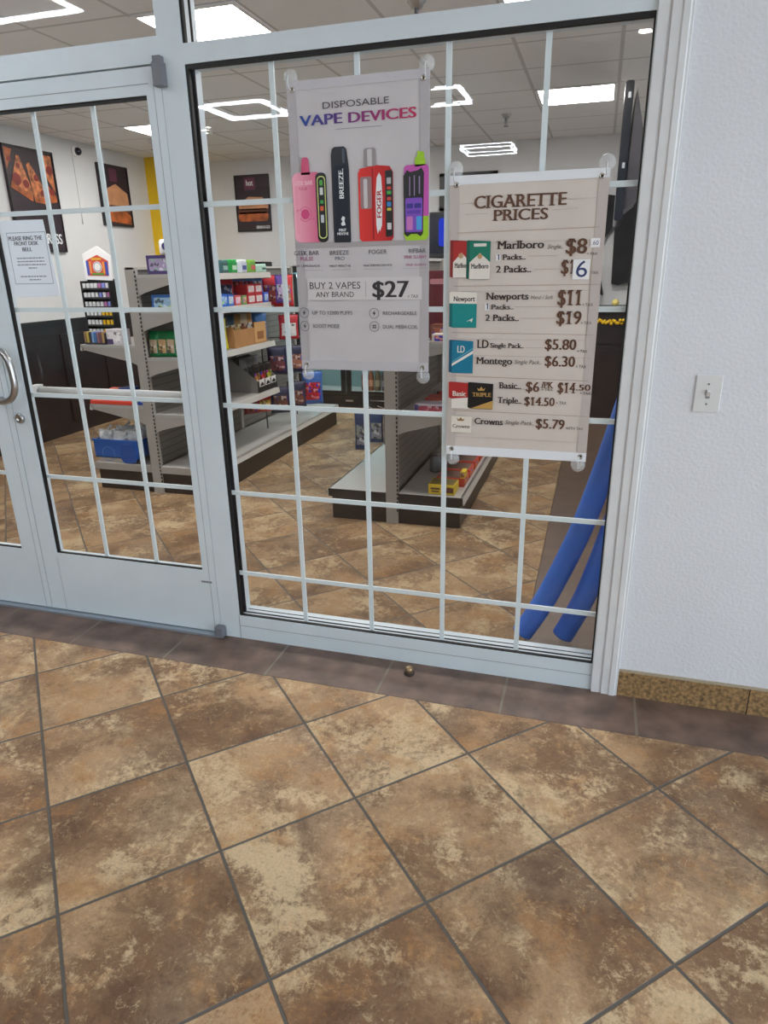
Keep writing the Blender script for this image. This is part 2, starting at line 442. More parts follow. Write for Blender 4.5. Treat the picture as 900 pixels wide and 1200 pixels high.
# ------------------------------------------------------------------ floors
FL = tile_floor_mat('mottled stone tile', (-1.46644, -.75232), TANGLE, .406)
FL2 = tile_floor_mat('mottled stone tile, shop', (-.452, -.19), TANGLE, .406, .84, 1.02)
BORD = plank_mat('brown border tile', (106,86,76), 0, .039, .4575, (120,112,100), .009, .42, .5)
BORD2 = plank_mat('brown shop border tile', (92,74,62), 1, .2, .305, (78,64,55), .005, .22, .4)
struct('floor', bx(-8, 5, -9.5, -.2365, -.05, 0), FL, 'brown mottled stone tiles laid diagonally in the lobby', 'floor')
struct('floor', bx(-4.8, .07, .10, 5.7, -.05, 0), FL2, 'brown mottled stone tiles laid diagonally behind the glass', 'floor')
struct('trim_1', bx(-8, 5, -.233, .02, -.05, 0), BORD, 'strip of dark brown border tiles along the foot of the window', 'floor border')
struct('trim_2', bx(-8, 5, -.2365, -.233, -.05, -.0008), mat('grout', (88,82,76), .8), 'grey grout line along the border tiles', 'grout')
struct('trim_3', bx(.073, 1.1, .10, 5.7, -.05, 0), BORD2, 'dark brown floor strip inside the shop behind the blue tubes', 'floor border')
struct('trim_4', bx(-4.8, 1.1, .02, .10, -.05, 0), BORD, 'dark tiles under the window sill', 'floor border')

# ------------------------------------------------------------------ shop shell
CH = 2.68
struct('ceiling', bx(-4.9, 1.2, .0, 5.7, CH, CH+.06), grid_ceiling_mat('acoustic ceiling tiles', -.32, .585, 2.857, .565), 'pale grey acoustic tile ceiling inside the shop', 'ceiling')
struct('wall_left', bx(-4.8, -4.66, .10, 5.7, 0, CH), STORE_WALL, 'off white shop wall with food pictures above dark wood', 'wall')
struct('wall_back', bx(-4.66, .95, 5.5, 5.64, 0, CH), STORE_WALL, 'off white rear wall of the shop', 'wall')
struct('wall_right', bx(.95, 1.1, .12, 5.64, 0, CH), STORE_WALL, 'off white shop side wall behind the casing', 'wall')
struct('trim_5', bx(-4.66, -4.40, 4.95, 5.5, 0, CH), YELLOW, 'yellow painted corner pier at the end of the left wall', 'pier')
w = bx(-4.66, -4.635, .12, 4.95, 0, 1.06)
for k in range(8):
    y = .2+k*.6; box(w, -4.636, -4.622, y, y+.5, .12, .95)
box(w, -4.66, -4.61, .12, 4.95, 1.06, 1.085)
struct('trim_6', w, WAINS, 'dark wood panelling along the lower left wall', 'panelling')

# lobby side: plaster wall, casing, tile base
struct('wall_front', bx(.40, 5, 0, .12, 0, 2.9), STUCCO, 'white orange peel plaster wall right of the window', 'wall')
struct('wall_front_left', bx(-8, -3.12, 0, .12, 0, 2.9), STUCCO, 'white plaster wall left of the doors', 'wall')
bb = nb()
for x0, x1 in ((.436, .862), (.866, 1.32), (1.324, 1.78), (1.784, 5)): box(bb, x0, x1, -.011, 0, 0, .097)
struct('baseboard_right', bb, mat('ochre travertine base', (140,111,74), .55, var=.65, vscale=80, bump=.3, bscale=90), 'ochre mottled stone skirting under the white plaster wall', 'baseboard')
struct('trim_7', bx(.436, 5, -.006, 0, .097, .106), mat('sandy grout', (168,156,136), .9), 'sandy grout line above the stone skirting', 'grout')
prof = [(.345,.0),(.345,-.012),(.372,-.012),(.374,-.009),(.378,-.009),(.380,-.016),(.404,-.016),(.408,-.020),(.424,-.020),(.428,-.016),(.434,-.016),(.437,0)]
struct('trim_8', prism(nb(), prof, 'z', 0, 2.9), mat('white painted casing', (214,216,219), .45, var=.04, vscale=9), 'white moulded casing down the right side of the window', 'casing')
struct('ceiling_lobby', bx(-8, 5, -9.5, .0, 2.86, 2.95), mat('white lobby ceiling', (215,215,215), .9), 'white lobby ceiling overhead', 'ceiling')
struct('wall_added_back', bx(-8, 5, -9.7, -9.5, 0, 2.95), mat('grey added wall', (120,118,116), .8), 'added grey wall at the far end of the lobby, out of view', 'wall')  # added unseen, keeps the bright world from veiling the glass

struct('wall_added_left', bx(-8.15, -8, -9.7, .12, 0, 2.95), mat('grey added wall', (120,118,116), .8), 'added grey side wall of the lobby, out of view', 'wall')  # unseen, put in to block bright reflections from the left

# ------------------------------------------------------------------ shop window
win = sthing('window_1', 'large white framed shop window with white grid bars and two hanging banners', 'window', (-.38, .05, 0))
f = nb()
box(f, -1.19, -1.097, 0, .10, 0, 2.9)                # mullion between door and window
box(f, .342, .40, 0, .10, 0, 2.9)                    # right jamb
box(f, -1.097, .342, 0, .10, 0, .108)                # sill rail
box(f, -1.097, .342, .0, .10, 2.122, 2.18)           # head rail
obj('frame', f, ALU, win)
s = nb()
for a in ((-1.097, .342, -.0015, 0, .060, .062), (-1.1, -1.097, -.0015, 0, .0, .108)): box(s, *a)
obj('seam_line', s, mat('grey joint', (150,156,162), .6), win)
g = nb()
box(g, -1.097, -1.087, .004, .018, .108, 2.122); box(g, .337, .342, .004, .018, .108, 2.122)
box(g, -1.087, .337, .004, .018, .108, .112); box(g, -1.087, .337, .004, .018, 2.108, 2.122)
box(g, -1.097, -1.083, .034, .040, .108, 2.122); box(g, -1.087, .337, .034, .040, .108, .111); box(g, -1.087, .337, .064, .068, .108, .1095)
obj('gasket', g, GASK, win)
XM = [-.8024, -.5144, -.2263, .0617]; ZM = [.2973, .6496, 1.0019, 1.3542, 1.7065]
b = nb()
for x in XM: box(b, x-.0085, x+.0085, .024, .032, .110, 2.120)
for z in ZM: box(b, -1.092, .34, .0245, .0315, z-.0085, z+.0085)
obj('muntin_grid', b, ALU2, win)
obj('glass_pane', bx(-1.09, .34, .018, .022, .110, 2.120), G1, win)
gl = bx(-1.09, .34, .046, .050, .110, 2.120)
gl.transform(Matrix.Translation((0, .048, 1.1)) @ Matrix.Rotation(math.radians(.18), 4, 'X') @ Matrix.Translation((0, -.048, -1.1)))
obj('glass_pane', gl, G2, win)

# transoms
def transom(n, x0, x1, z0, label, gx):
    t = sthing('window_%d' % n, label, 'window', ((x0+x1)/2, .05, z0))
    f = nb(); box(f, x0, x1, 0, .10, 2.80, 2.9)
    obj('frame', f, ALU, t)
    g = nb(); box(g, gx, gx+.010, .004, .018, z0, 2.80); box(g, gx-.012 if gx > x0+.2 else gx+.014, gx-.008 if gx > x0+.2 else gx+.020, .034, .04, z0, 2.80)
    obj('gasket', g, GASK, t)
    obj('glass_pane', bx(x0, x1, .018, .022, z0, 2.80), G1, t)
    gl = bx(x0+.001, x1-.001, .046, .050, z0, 2.80)
    gl.transform(Matrix.Translation((0, .048, z0+.3)) @ Matrix.Rotation(math.radians(.18), 4, 'X') @ Matrix.Translation((0, -.048, -z0-.3)))
    obj('glass_pane', gl, G2, t)
transom(2, -1.097, .342, 2.18, 'narrow transom window above the banners', -1.097)
transom(3, -3.06, -1.19, 2.21, 'transom window above the white double doors', -3.06)

# ------------------------------------------------------------------ double doors
fr = sthing('trim_9', 'white door frame head and threshold around the double doors', 'door frame', (-2.1, 0, 0))
f = nb(); box(f, -3.12, -1.19, 0, .10, 2.134, 2.21); box(f, -3.12, -3.055, 0, .10, 0, 2.9)
obj('head', f, ALU, fr)
obj('threshold', bx(-3.055, -1.19, -.028, .08, 0, .010), mat('aluminium threshold', (168,178,188), .35, metal=.6), fr)

def door(n, x0, x1, gx0, gx1, muntins, label):
    d = sthing('door_%d' % n, label, 'door', ((x0+x1)/2, .02, .012))
    z0, z1, gz0, gz1 = .014, 2.128, .30, 2.046
    f = nb()
    box(f, x0+.002, gx0, .0, .045, z0, z1); box(f, gx1, x1-.002, .0, .045, z0, z1)
    box(f, gx0, gx1, .0, .045, z0, gz0); box(f, gx0, gx1, .0, .045, gz1, z1)
    obj('leaf_frame', f, ALU, d)
    s = nb(); box(s, gx0-.012, gx1+.012, -.001, 0, 2.078, 2.0805); box(s, gx0-.001, gx0+.0005, -.001, 0, z0, gz0-.02); box(s, x1-.032, x1-.0305, -.001, 0, z0, 2.078)
    obj('seam_line', s, mat('grey joint', (150,156,162), .6), d)
    g = nb(); box(g, gx0, gx0+.012, .006, .017, gz0, gz1); box(g, gx1-.004, gx1, .006, .017, gz0, gz1); box(g, gx0, gx1, .006, .017, gz0, gz0+.005); box(g, gx0, gx1, .006, .017, gz1-.011, gz1)
    obj('gasket', g, GASK, d)
    b = nb()
    for x in muntins: box(b, x-.0085, x+.0085, .024, .032, gz0, gz1)
    for z in (.655, 1.012, 1.3542, 1.7065): box(b, gx0+.002, gx1-.002, .0245, .0315, z-.0085, z+.0085)
    obj('muntin_grid', b, ALU2, d)
    obj('glass_pane', bx(gx0, gx1, .018, .0225, gz0, gz1), G3, d)
    pb = tube(nb(), [(gx0-.03, .10, 1.018), (gx1+.03, .10, 1.018)], .017, 12)
    box(pb, gx0-.045, gx0-.015, .045, .12, .995, 1.041); box(pb, gx1+.012, gx1+.040, .045, .12, .995, 1.041)
    obj('push_bar', pb, mat('pale push bar', (205,205,205), .35), d)
    return d
dr = door(1, -2.083, -1.19, -2.0, -1.252, (-1.748, -1.492), 'right leaf of the white double doors with a paper notice on its glass')
dl = door(2, -3.055, -2.083, -2.95, -2.193, (-2.70, -2.445), 'left leaf of the white double doors with the pull handle, cut by the photo edge')
# pivots, pull handle, lock, badge
hb = bbox_(-1.203, -1.166, -.030, .002, 2.062, 2.132, .003); box(hb, -1.200, -1.172, -.024, .0, 2.132, 2.150)
obj('top_pivot', hb, mat('grey pivot', (112,114,122), .45), dr)
obj('bottom_pivot', bbox_(-1.206, -1.168, -.034, .002, .004, .052, .003), mat('grey pivot', (112,114,122), .45), dr)
hp = smooth_path([(-2.125, 0, 1.208), (-2.12, -.045, 1.214), (-2.055, -.055, 1.214), (-2.005, -.055, 1.175), (-1.992, -.055, 1.11), (-1.996, -.055, 1.045), (-2.03, -.055, 1.003), (-2.095, -.052, .992), (-2.125, -.03, .992), (-2.125, 0, .992)], 6)
obj('pull_handle', tube(nb(), hp, .0135, 14), CHROME, dl, label='curved steel pull handle')
obj('handle_plate', bbox_(-2.15, -2.10, -.005, 0, 1.19, 1.225, .002), CHROME, dl)
lk = lathe(nb(), [(.021, 0), (.021, -.010), (.017, -.014), (.009, -.014), (.009, -.011), (0, -.011)], (-2.048, 0, .915), 'y', 20)
obj('lock_cylinder', lk, CHROME, dr, label='round steel lock cylinder')
obj('maker_plate', bx(-1.262, -1.212, -.0015, 0, .2445, .2525), mat('grey badge', (120,122,126), .4), dr)

# notice on the door
no = thing('paper_notice', 'white paper notice taped to the glass of the right door', 'notice', (-1.87, .016, 1.40))
obj('sheet', prism(nb(), [(-1.985,1.401),(-1.752,1.406),(-1.776,1.682),(-1.985,1.684)], 'y', .0155, .0172), PAPER, no)
INK = mat('dark print', (58,62,74), .7); INK2 = mat('grey print', (130,138,152), .7)
for t, x0, x1, z, h in (('PLEASE RING THE', -1.951, -1.792, 1.619, .0145), ('FRONT DESK', -1.928, -1.814, 1.6005, .0135), ('BELL', -1.894, -1.848, 1.579, .0135)):
    lettering(t, x0, x1, z, h, INK, no, .0152, 'b')
for z0, x0, x1 in ((1.545,-1.928,-1.80),(1.533,-1.928,-1.80),(1.521,-1.93,-1.795),(1.509,-1.88,-1.84),(1.478,-1.925,-1.80),(1.466,-1.885,-1.83)):
    x = x0; lb = nb()
    while x < x1:
        w_ = R_.uniform(.008, .02); box(lb, x, min(x+w_, x1), .0150, .0153, z0, z0+.0042); x += w_+.003
    obj('small_print', lb, INK2, no)
bd = nb()
for a in ((-1.957,-1.955,1.452,1.640),(-1.776,-1.774,1.452,1.640),(-1.957,-1.774,1.638,1.640),(-1.957,-1.774,1.452,1.454)): box(bd, a[0], a[1], .0150, .0153, a[2], a[3])
obj('printed_border', bd, INK2, no)

# light switch, door stop
sw = thing('light_switch', 'white toggle light switch on the plaster wall right of the window', 'light switch', (.598, 0, 1.106))
obj('switch_plate', bbox_(.561, .636, -.006, .0005, 1.050, 1.164, .0025), mat('white switch plate', (212,213,214), .35), sw)
obj('toggle_collar', bx(.5925, .6045, -.0072, -.004, 1.093, 1.119), mat('grey slot', (130,130,132), .5), sw)
tg = prism(nb(), [(-.006,1.098),(-.006,1.112),(-.016,1.121),(-.018,1.116)], 'x', .594, .603)
obj('toggle', tg, mat('white switch plate', (212,213,214), .35), sw)
for z in (1.137, 1.076): obj('screw', lathe(nb(), [(.003,-.006),(.003,-.0075),(0,-.0078)], (.598,0,z), 'y', 10), GREYMET, sw)
ds = thing('door_stop', 'small brass dome door stop on the border tiles below the window', 'door stop', (-.332, -.075, 0))
obj('base', lathe(nb(), [(.021,0),(.021,.004),(.016,.006),(.013,.010)], (-.332,-.075,0), 'z', 24), mat('dark rubber', (40,30,26), .6), ds)
obj('dome', lathe(nb(), [(.0165,.008),(.0165,.020),(.0145,.026),(.009,.031),(0,.033)], (-.332,-.075,0), 'z', 24), mat('worn brass', (150,128,100), .35, metal=.7), ds)

# printed words: text, left x, right x, centre z, cap height, ink, style
VT=[
 ('DISPOSABLE', -0.626, -0.408, 1.971, 0.018, 'g'),
 ('VAPE', -0.707, -0.561, 1.933, 0.029, 'vb', 'b'),
 ('DEVICES', -0.542, -0.321, 1.932, 0.028, 'vm', 'b'),
 ('GEEK BAR', -0.752, -0.661, 1.539, 0.013, 'g'),
 ('PULSE', -0.73, -0.683, 1.521, 0.012, 'm'),
 ('PINK LEMONADE', -0.76, -0.66, 1.498, 0.007, 'g'),
 ('BREEZE', -0.622, -0.554, 1.5375, 0.013, 'g'),
 ('PRO', -0.604, -0.57, 1.5195, 0.011, 't'),
 ('MINT MENTHE', -0.625, -0.549, 1.496, 0.007, 'g'),
 ('FOGER', -0.484, -0.422, 1.5375, 0.013, 'g'),
 ('WATERMELON ICE', -0.504, -0.405, 1.4955, 0.007, 'g'),
 ('RIFBAR', -0.348, -0.291, 1.5375, 0.013, 'g'),
 ('PINK SLUSHY', -0.363, -0.288, 1.519, 0.01, 'm'),
 ('PINK SLUSHY', -0.357, -0.289, 1.495, 0.007, 'm'),
 ('BUY 2 VAPES', -0.701, -0.517, 1.434, 0.021, 'k'),
 ('ANY BRAND', -0.68, -0.541, 1.4045, 0.017, 'k'),
 ('$27', -0.475, -0.347, 1.42, 0.051, 'k', 'b'),
 ('+ TAX', -0.352, -0.316, 1.397, 0.01, 'k'),
 ('UP TO 12000 PUFFS', -0.696, -0.549, 1.344, 0.012, 'g'),
 ('BOOST MODE', -0.696, -0.597, 1.2995, 0.012, 'g'),
 ('RECHARGEABLE', -0.439, -0.322, 1.343, 0.011, 'g'),
 ('DUAL MESH COIL', -0.44, -0.317, 1.2985, 0.012, 'g'),
]
CT=[
 ('CIGARETTE', -0.138, 0.141, 1.6725, 0.035, 'br', 's'),
 ('PRICES', -0.08, 0.089, 1.6335, 0.031, 'br', 's'),
 ('Marlboro', -0.063, 0.082, 1.5475, 0.023, 'd', 's'),
 ('Single..', 0.092, 0.139, 1.5395, 0.012, 'd', 'i'),
 ('$8', 0.147, 0.21, 1.539, 0.042, 'br', 's'),
 ('+ TAX', 0.21, 0.241, 1.5165, 0.007, 'd'),
 ('1', -0.061, -0.054, 1.512, 0.017, 'n'),
 ('Packs..', -0.045, 0.028, 1.512, 0.016, 'd', 's'),
 ('2 Packs..', -0.063, 0.047, 1.4765, 0.02, 'd', 's'),
 ('$1', 0.137, 0.179, 1.48, 0.04, 'br', 's'),
 ('6', 0.182, 0.215, 1.4735, 0.047, 'n'),
 ('TAX', 0.226, 0.248, 1.462, 0.008, 'd'),
 ('Newports', -0.093, 0.043, 1.3955, 0.021, 'd', 's'),
 ('Hard / Soft', 0.05, 0.119, 1.3915, 0.011, 'd', 'i'),
 ('$11', 0.133, 0.204, 1.3895, 0.045, 'br', 's'),
 ('+ TAX', 0.208, 0.24, 1.368, 0.009, 'd'),
 ('1', -0.091, -0.084, 1.364, 0.019, 'n'),
 ('Packs..', -0.075, -0.002, 1.3625, 0.015, 'd', 's'),
 ('2 Packs..', -0.092, 0.016, 1.329, 0.02, 'd', 's'),
 ('$19', 0.133, 0.209, 1.3295, 0.039, 'br', 's'),
 ('+ TAX', 0.208, 0.24, 1.314, 0.009, 'd'),
 ('LD', -0.118, -0.078, 1.2455, 0.026, 'd', 's'),
 ('Single Pack..', -0.073, 0.036, 1.2415, 0.015, 'd', 's'),
 ('$5.80', 0.102, 0.2, 1.247, 0.032, 'br', 's'),
 ('+ TAX', 0.203, 0.235, 1.227, 0.009, 'd'),
 ('Montego', -0.119, 0.001, 1.192, 0.022, 'd', 's'),
 ('Single Pack..', 0.008, 0.095, 1.19, 0.013, 'd', 'i'),
 ('$6.30', 0.105, 0.2, 1.194, 0.032, 'br', 's'),
 ('+ TAX', 0.203, 0.235, 1.179, 0.01, 'd'),
 ('Basic..', -0.04, 0.034, 1.112, 0.02, 'd', 's'),
 ('$6', 0.049, 0.093, 1.11, 0.032, 'br', 's'),
 ('/PK', 0.097, 0.138, 1.1175, 0.019, 'br', 's'),
 ('+ TAX', 0.1, 0.136, 1.1025, 0.009, 'd'),
 ('$14', 0.151, 0.207, 1.11, 0.033, 'br', 's'),
 ('.50', 0.209, 0.254, 1.1125, 0.019, 'br', 's'),
 ('+ TAX', 0.222, 0.256, 1.0945, 0.009, 'd'),
 ('Triple..', -0.042, 0.038, 1.063, 0.02, 'd', 's'),
 ('$14.50', 0.047, 0.145, 1.0625, 0.027, 'br', 's'),
 ('+ TAX', 0.149, 0.182, 1.06, 0.01, 'd'),
 ('Crowns', -0.118, -0.021, 0.9885, 0.021, 'd', 's'),
 ('Single Pack..', -0.014, 0.083, 0.9885, 0.014, 'd', 'i'),
 ('$5.79', 0.088, 0.182, 0.989, 0.031, 'br', 's'),
 ('WITH TAX', 0.186, 0.241, 0.9775, 0.009, 'd'),
]

# ------------------------------------------------------------------ banners
PRINT = {'g': mat('print charcoal', (74,68,74), .6), 'k': mat('print black', (48,44,50), .6), 'm': mat('print magenta', (168,66,128), .6),
 't': mat('print slate', (84,100,112), .6), 'd': mat('print dark brown', (52,42,40), .6), 'n': mat('print navy', (44,56,104), .6), 'i': mat('print grey brown', (104,92,86), .6),
 'vb': grad_mat('print blue to violet', (38,78,160), (92,52,128), -.19, -.05), 'vm': grad_mat('print violet to rose', (104,44,124), (188,44,92), -.04, .17),
 'br': mat('print bronze brown', (92,60,42), .5, var=.35, vscale=45)}
VINYL_A = mat('silver grey banner', (198,194,198), .42, var=.06, vscale=5, bump=.22, bscale=9)
VINYL_B = mat('pale plank print banner', (208,198,191), .42, var=.05, vscale=6, bump=.22, bscale=9)
HEM = mat('banner hem', (176,172,176), .4); HEM_B = mat('banner hem warm', (190,180,176), .4)
RODW = mat('white banner rail', (228,232,238), .4); GROM = mat('nickel grommet', (200,196,190), .25, metal=.9)
YB = .0105                                            # banner front
def banner(label, x0, x1, z0, z1, sheet, hem, rails):
    t = thing('banner', label, 'banner', ((x0+x1)/2, YB, z0), 'printed banners in the window')
    sh = nb(); nx, nz = 24, 36
    V = [[[None]*(nx+1) for _ in range(nz+1)] for _ in (0, 1)]
    for k, yy in ((0, YB), (1, YB+.0012)):
        for j in range(nz+1):
            for i in range(nx+1):
                u, v = i/nx, j/nz
                V[k][j][i] = sh.verts.new((x0+(x1-x0)*u, yy+.0012*math.sin(5*u+3*v)*math.sin(PI*v)+.0009*math.sin(11*v+2*u)+.0018, z0+(z1-z0)*v))
    for j in range(nz):
        for i in range(nx):
            sh.faces.new((V[0][j][i], V[0][j][i+1], V[0][j+1][i+1], V[0][j+1][i])).smooth = True
            sh.faces.new((V[1][j][i], V[1][j+1][i], V[1][j+1][i+1], V[1][j][i+1])).smooth = True
    for i in range(nx):
        sh.faces.new((V[0][0][i], V[1][0][i], V[1][0][i+1], V[0][0][i+1])); sh.faces.new((V[0][nz][i], V[0][nz][i+1], V[1][nz][i+1], V[1][nz][i]))
    for j in range(nz):
        sh.faces.new((V[0][j][0], V[0][j+1][0], V[1][j+1][0], V[1][j][0])); sh.faces.new((V[0][j][nx], V[1][j][nx], V[1][j+1][nx], V[0][j+1][nx]))
    obj('sheet', sh, sheet, t)
    for a, b in ((x0, x0+.030), (x1-.030, x1)): obj('side_hem', bx(a, b, YB-.0002, YB+.0002, z0+.03, z1-.028), hem, t)
    h = nb(); box(h, x0, x1, YB-.0008, YB+.0030, z0, z0+.030)
    obj('bottom_rail', h, rails, t)
    h = nb(); box(h, x0, x1, YB-.0008, YB+.0030, z1-.026, z1)
    obj('top_rail', h, rails, t)
    return t
def grommets(t, pts):
    for x, z in pts:
        gr = lathe(nb(), [(.0035,0),(.0035,-.002),(.007,-.0025),(.0085,-.0012),(.0085,0)], (x, YB-.0008, z), 'y', 18)
        obj('grommet', gr, GROM, t)
def cup(x, z, dz, label):
    t = thing('suction_cup', label, 'suction cup', (x, .018, z), 'clear suction cups holding the banners')
    obj('cup', lathe(nb(), [(.0225,0),(.0238,-.001),(.0215,-.004),(.015,-.008),(.009,-.012),(.0065,-.013),(.0065,-.019),(.0085,-.021),(.0085,-.025),(.004,-.027),(0,-.027)], (x, .0178, z), 'y', 26), PLASTIC, t)
    hk = smooth_path([(x, -.006, z), (x, -.010, z+dz*.4), (x, -.008, z+dz*.75), (x, .001, z+dz)], 5)
    obj('hook', tube(nb(), hk, .0022, 8), mat('clear hook', (206,210,214), .2), t)

va = banner('silver grey banner advertising disposable vape devices, hanging left in the window', -.747, -.281, 1.150, 2.045, VINYL_A, HEM, mat('grey banner rail', (190,188,194), .35))
YP = YB-.0009
pan = flat('price_panel', rrect(-.709,-.304,1.386,1.458,.004), YP+.0002, mat('pale print panel', (208,203,205), .5), va)
VT_RECTS = 0
for r in VT:
    sty = r[6] if len(r) > 6 else ''
    lettering(r[0], r[1], r[2], r[3], r[4], PRINT[r[5]] if r[5] not in ('vb','vm') else PRINT[r[5]], va, YP-.0003, sty, label='printed lettering reading ' + r[0])
for a in ((-.585,-.432,1.902,1.9032),(-.499,-.4978,1.396,1.446),(-.707,-.52,1.4216,1.4224),(-.709,-.304,1.385,1.3858),(-.72,-.65,1.4835,1.4842),(-.618,-.55,1.4835,1.4842),(-.505,-.405,1.4835,1.4842),(-.37,-.29,1.4835,1.4842)): obj('printed_rule', bx(a[0], a[1], YP-.0003, YP, a[2], a[3]), mat('print rule', (140,134,138), .6), va)
shd = flat('printed_ledge', [(-.747,1.555),(-.281,1.555),(-.281,1.571),(-.747,1.571)], YP+.0003, mat('printed ledge', (168,162,164), .5), va)
# printed icons
for (cx, cz) in ((-.727,1.344),(-.7275,1.299),(-.4705,1.3425),(-.4705,1.299)):
    ic = ringflat(nb(), cx, cz, .0158, .0172, YP-.0003)
    if cz < 1.31 and cx > -.6:
        for dx in (-.006, .001):
            for dz in (-.006, .001): box(ic, cx+dx, cx+dx+.005, YP-.0004, YP-.0002, cz+dz, cz+dz+.005)
    else:
        q = [(cx+.003,cz+.010),(cx-.006,cz-.001),(cx-.0005,cz-.001),(cx-.003,cz-.010),(cx+.006,cz+.0015),(cx+.0005,cz+.0015)]
        vv = [ic.verts.new((a, YP-.0003, c)) for a, c in q]; ic.faces.new(vv)
    obj('printed_icon', ic, PRINT['k'], va)

# the four printed devices
def layer(k): return YP-.0004-.0003*k
PINK = grad_mat('print pink body', (246,172,194), (206,80,124), -.225, -.13); REDG = grad_mat('print red body', (226,54,50), (176,24,32), .0, .115)
d = flat('printed_device', rrect(-.744,-.642,1.572,1.785,.020), layer(0), PINK, va, 'pink printed vape with a black screen edge')
flat('mouthpiece', [(-.712,1.778),(-.680,1.778),(-.6835,1.822),(-.688,1.829),(-.703,1.829),(-.708,1.822)], layer(0), mat('print deep pink', (206,84,122), .5), d)
flat('screen', rrect(-.662,-.624,1.572,1.782,.015), layer(1), BLACK, d)
rg = nb(); o_ = rrect(-.657,-.628,1.583,1.772,.012); i_ = rrect(-.654,-.631,1.586,1.769,.010)
A = [rg.verts.new((p[0], layer(2), p[1])) for p in o_]; B = [rg.verts.new((p[0], layer(2), p[1])) for p in i_]
for k in range(len(A)): rg.faces.new((A[k], A[(k+1) % len(A)], B[(k+1) % len(A)], B[k]))
obj('screen_outline', rg, mat('print lime outline', (212,220,130), .5), d)
for x0, x1, z0, z1, c in ((-.648,-.637,1.744,1.760,(80,170,70)),(-.648,-.637,1.716,1.738,(210,214,214)),(-.648,-.637,1.690,1.700,(60,160,80)),(-.649,-.637,1.668,1.682,(214,90,50)),(-.648,-.637,1.632,1.656,(190,196,206))):
    flat('screen_readout', rrect(x0,x1,z0,z1,.002), layer(2), mat('print %d %d %d' % c, c, .5), d)
flat('body_shine', rrect(-.736,-.722,1.60,1.75,.006), layer(1)+.0001, mat('print light pink', (240,160,184), .5), d)
lettering('GEEK BAR', -.739, -.672, 1.754, .013, mat('print pale pink', (244,196,210), .5), d, layer(1), 'b'); lettering('PULSE', -.724, -.692, 1.737, .008, mat('print rose', (190,70,110), .5), d, layer(1))
pl = ringflat(nb(), -.703, 1.660, .021, .0228, layer(1)); ringflat(pl, -.703, 1.660, .0, .0155, layer(1))
for k in range(2):
    pts = [(-.703+.033*math.cos(a)*math.cos(.35)-.010*math.sin(a)*math.sin(.35), 1.658-.033*math.cos(a)*math.sin(.35)*(-1 if k else 1)+.010*math.sin(a)) for a in [2*PI*i/28 for i in range(28)]]
    pa = [pl.verts.new((p[0], layer(1)-.0001, p[1])) for p in pts]; pb_ = [pl.verts.new((-.703+(p[0]+.703)*.93, layer(1)-.0001, 1.658+(p[1]-1.658)*.9)) for p in pts]
    if k == 0:
        for i in range(28): pl.faces.new((pa[i], pa[(i+1) % 28], pb_[(i+1) % 28], pb_[i]))
obj('planet_print', pl, mat('print magenta pink', (214,74,128), .5), d)

d = flat('printed_device', [(-.6035,1.569),(-.5465,1.569),(-.5445,1.575),(-.5445,1.785),(-.5495,1.832),(-.552,1.846),(-.560,1.853),(-.592,1.853),(-.600,1.848),(-.605,1.83),(-.6045,1.58)], layer(0), mat('print black blue', (24,28,38), .4), va, 'slim black printed vape')
flat('blue_panel', [(-.598,1.584),(-.551,1.584),(-.551,1.770),(-.556,1.800),(-.592,1.800),(-.598,1.785)], layer(1), grad_mat('print navy to teal', (22,30,46), (40,112,150), -.028, .028, 0), d)
flat('cap_shine', rrect(-.566,-.558,1.805,1.848,.003), layer(1), mat('print steel blue', (70,80,96), .5), d)
bz = lettering('BREEZE.', -.0, .088, 0, .0155, mat('print white', (232,236,240), .5), d, 0, 'b')
me = bz.data; base = WORLD[d.name]
for v in me.vertices:
    p = v.co + base; v.co = Vector((-.5725 - p.z, layer(2)+p.y, 1.702 + p.x)) - base
lettering('MINT', -.586, -.560, 1.607, .009, PRINT['g'] if False else mat('print white', (232,236,240), .5), d, layer(2), 'b'); lettering('MENTHE', -.592, -.553, 1.596, .008, mat('print white', (232,236,240), .5), d, layer(2), 'b')
flat('leaf_print', [(-.574,1.620),(-.562,1.622),(-.566,1.634),(-.563,1.645),(-.571,1.650),(-.577,1.640),(-.572,1.634),(-.578,1.626)], layer(2), mat('print white', (232,236,240), .5), d)

d = flat('printed_device', [(-.514,1.578),(-.505,1.570),(-.405,1.570),(-.398,1.580),(-.398,1.772),(-.409,1.789),(-.455,1.794),(-.508,1.786),(-.515,1.772)], layer(0), REDG, va, 'red printed vape with clear mouthpiece')
flat('mouthpiece', [(-.494,1.790),(-.4545,1.792),(-.4545,1.838),(-.459,1.844),(-.488,1.843),(-.4935,1.838)], layer(1), mat('print smoke grey', (150,142,146), .4), d)
flat('mouthpiece_core', rrect(-.482,-.467,1.792,1.840,.002), layer(2), mat('print pale grey', (200,196,198), .4), d)
flat('tank', rrect(-.508,-.470,1.668,1.762,.006), layer(1), mat('print tank grey', (148,120,124), .35), d)
flat('tank_highlight', rrect(-.497,-.484,1.670,1.756,.005), layer(2), mat('print pale grey', (200,196,198), .4), d)
flat('dark_edge', [(-.468,1.575),(-.464,1.575),(-.464,1.785),(-.468,1.785)], layer(1), mat('print dark red', (150,20,28), .5), d)
flat('white_flame', [(-.452,1.592),(-.446,1.606),(-.444,1.598),(-.437,1.618),(-.434,1.700),(-.437,1.760),(-.444,1.772),(-.452,1.758),(-.457,1.700),(-.456,1.618)], layer(1), mat('print white', (232,236,240), .5), d)
fo = lettering('FOGER', 0, .082, 0, .015, mat('print deep red', (170,26,34), .5), d, 0, 'b'); base = WORLD[d.name]
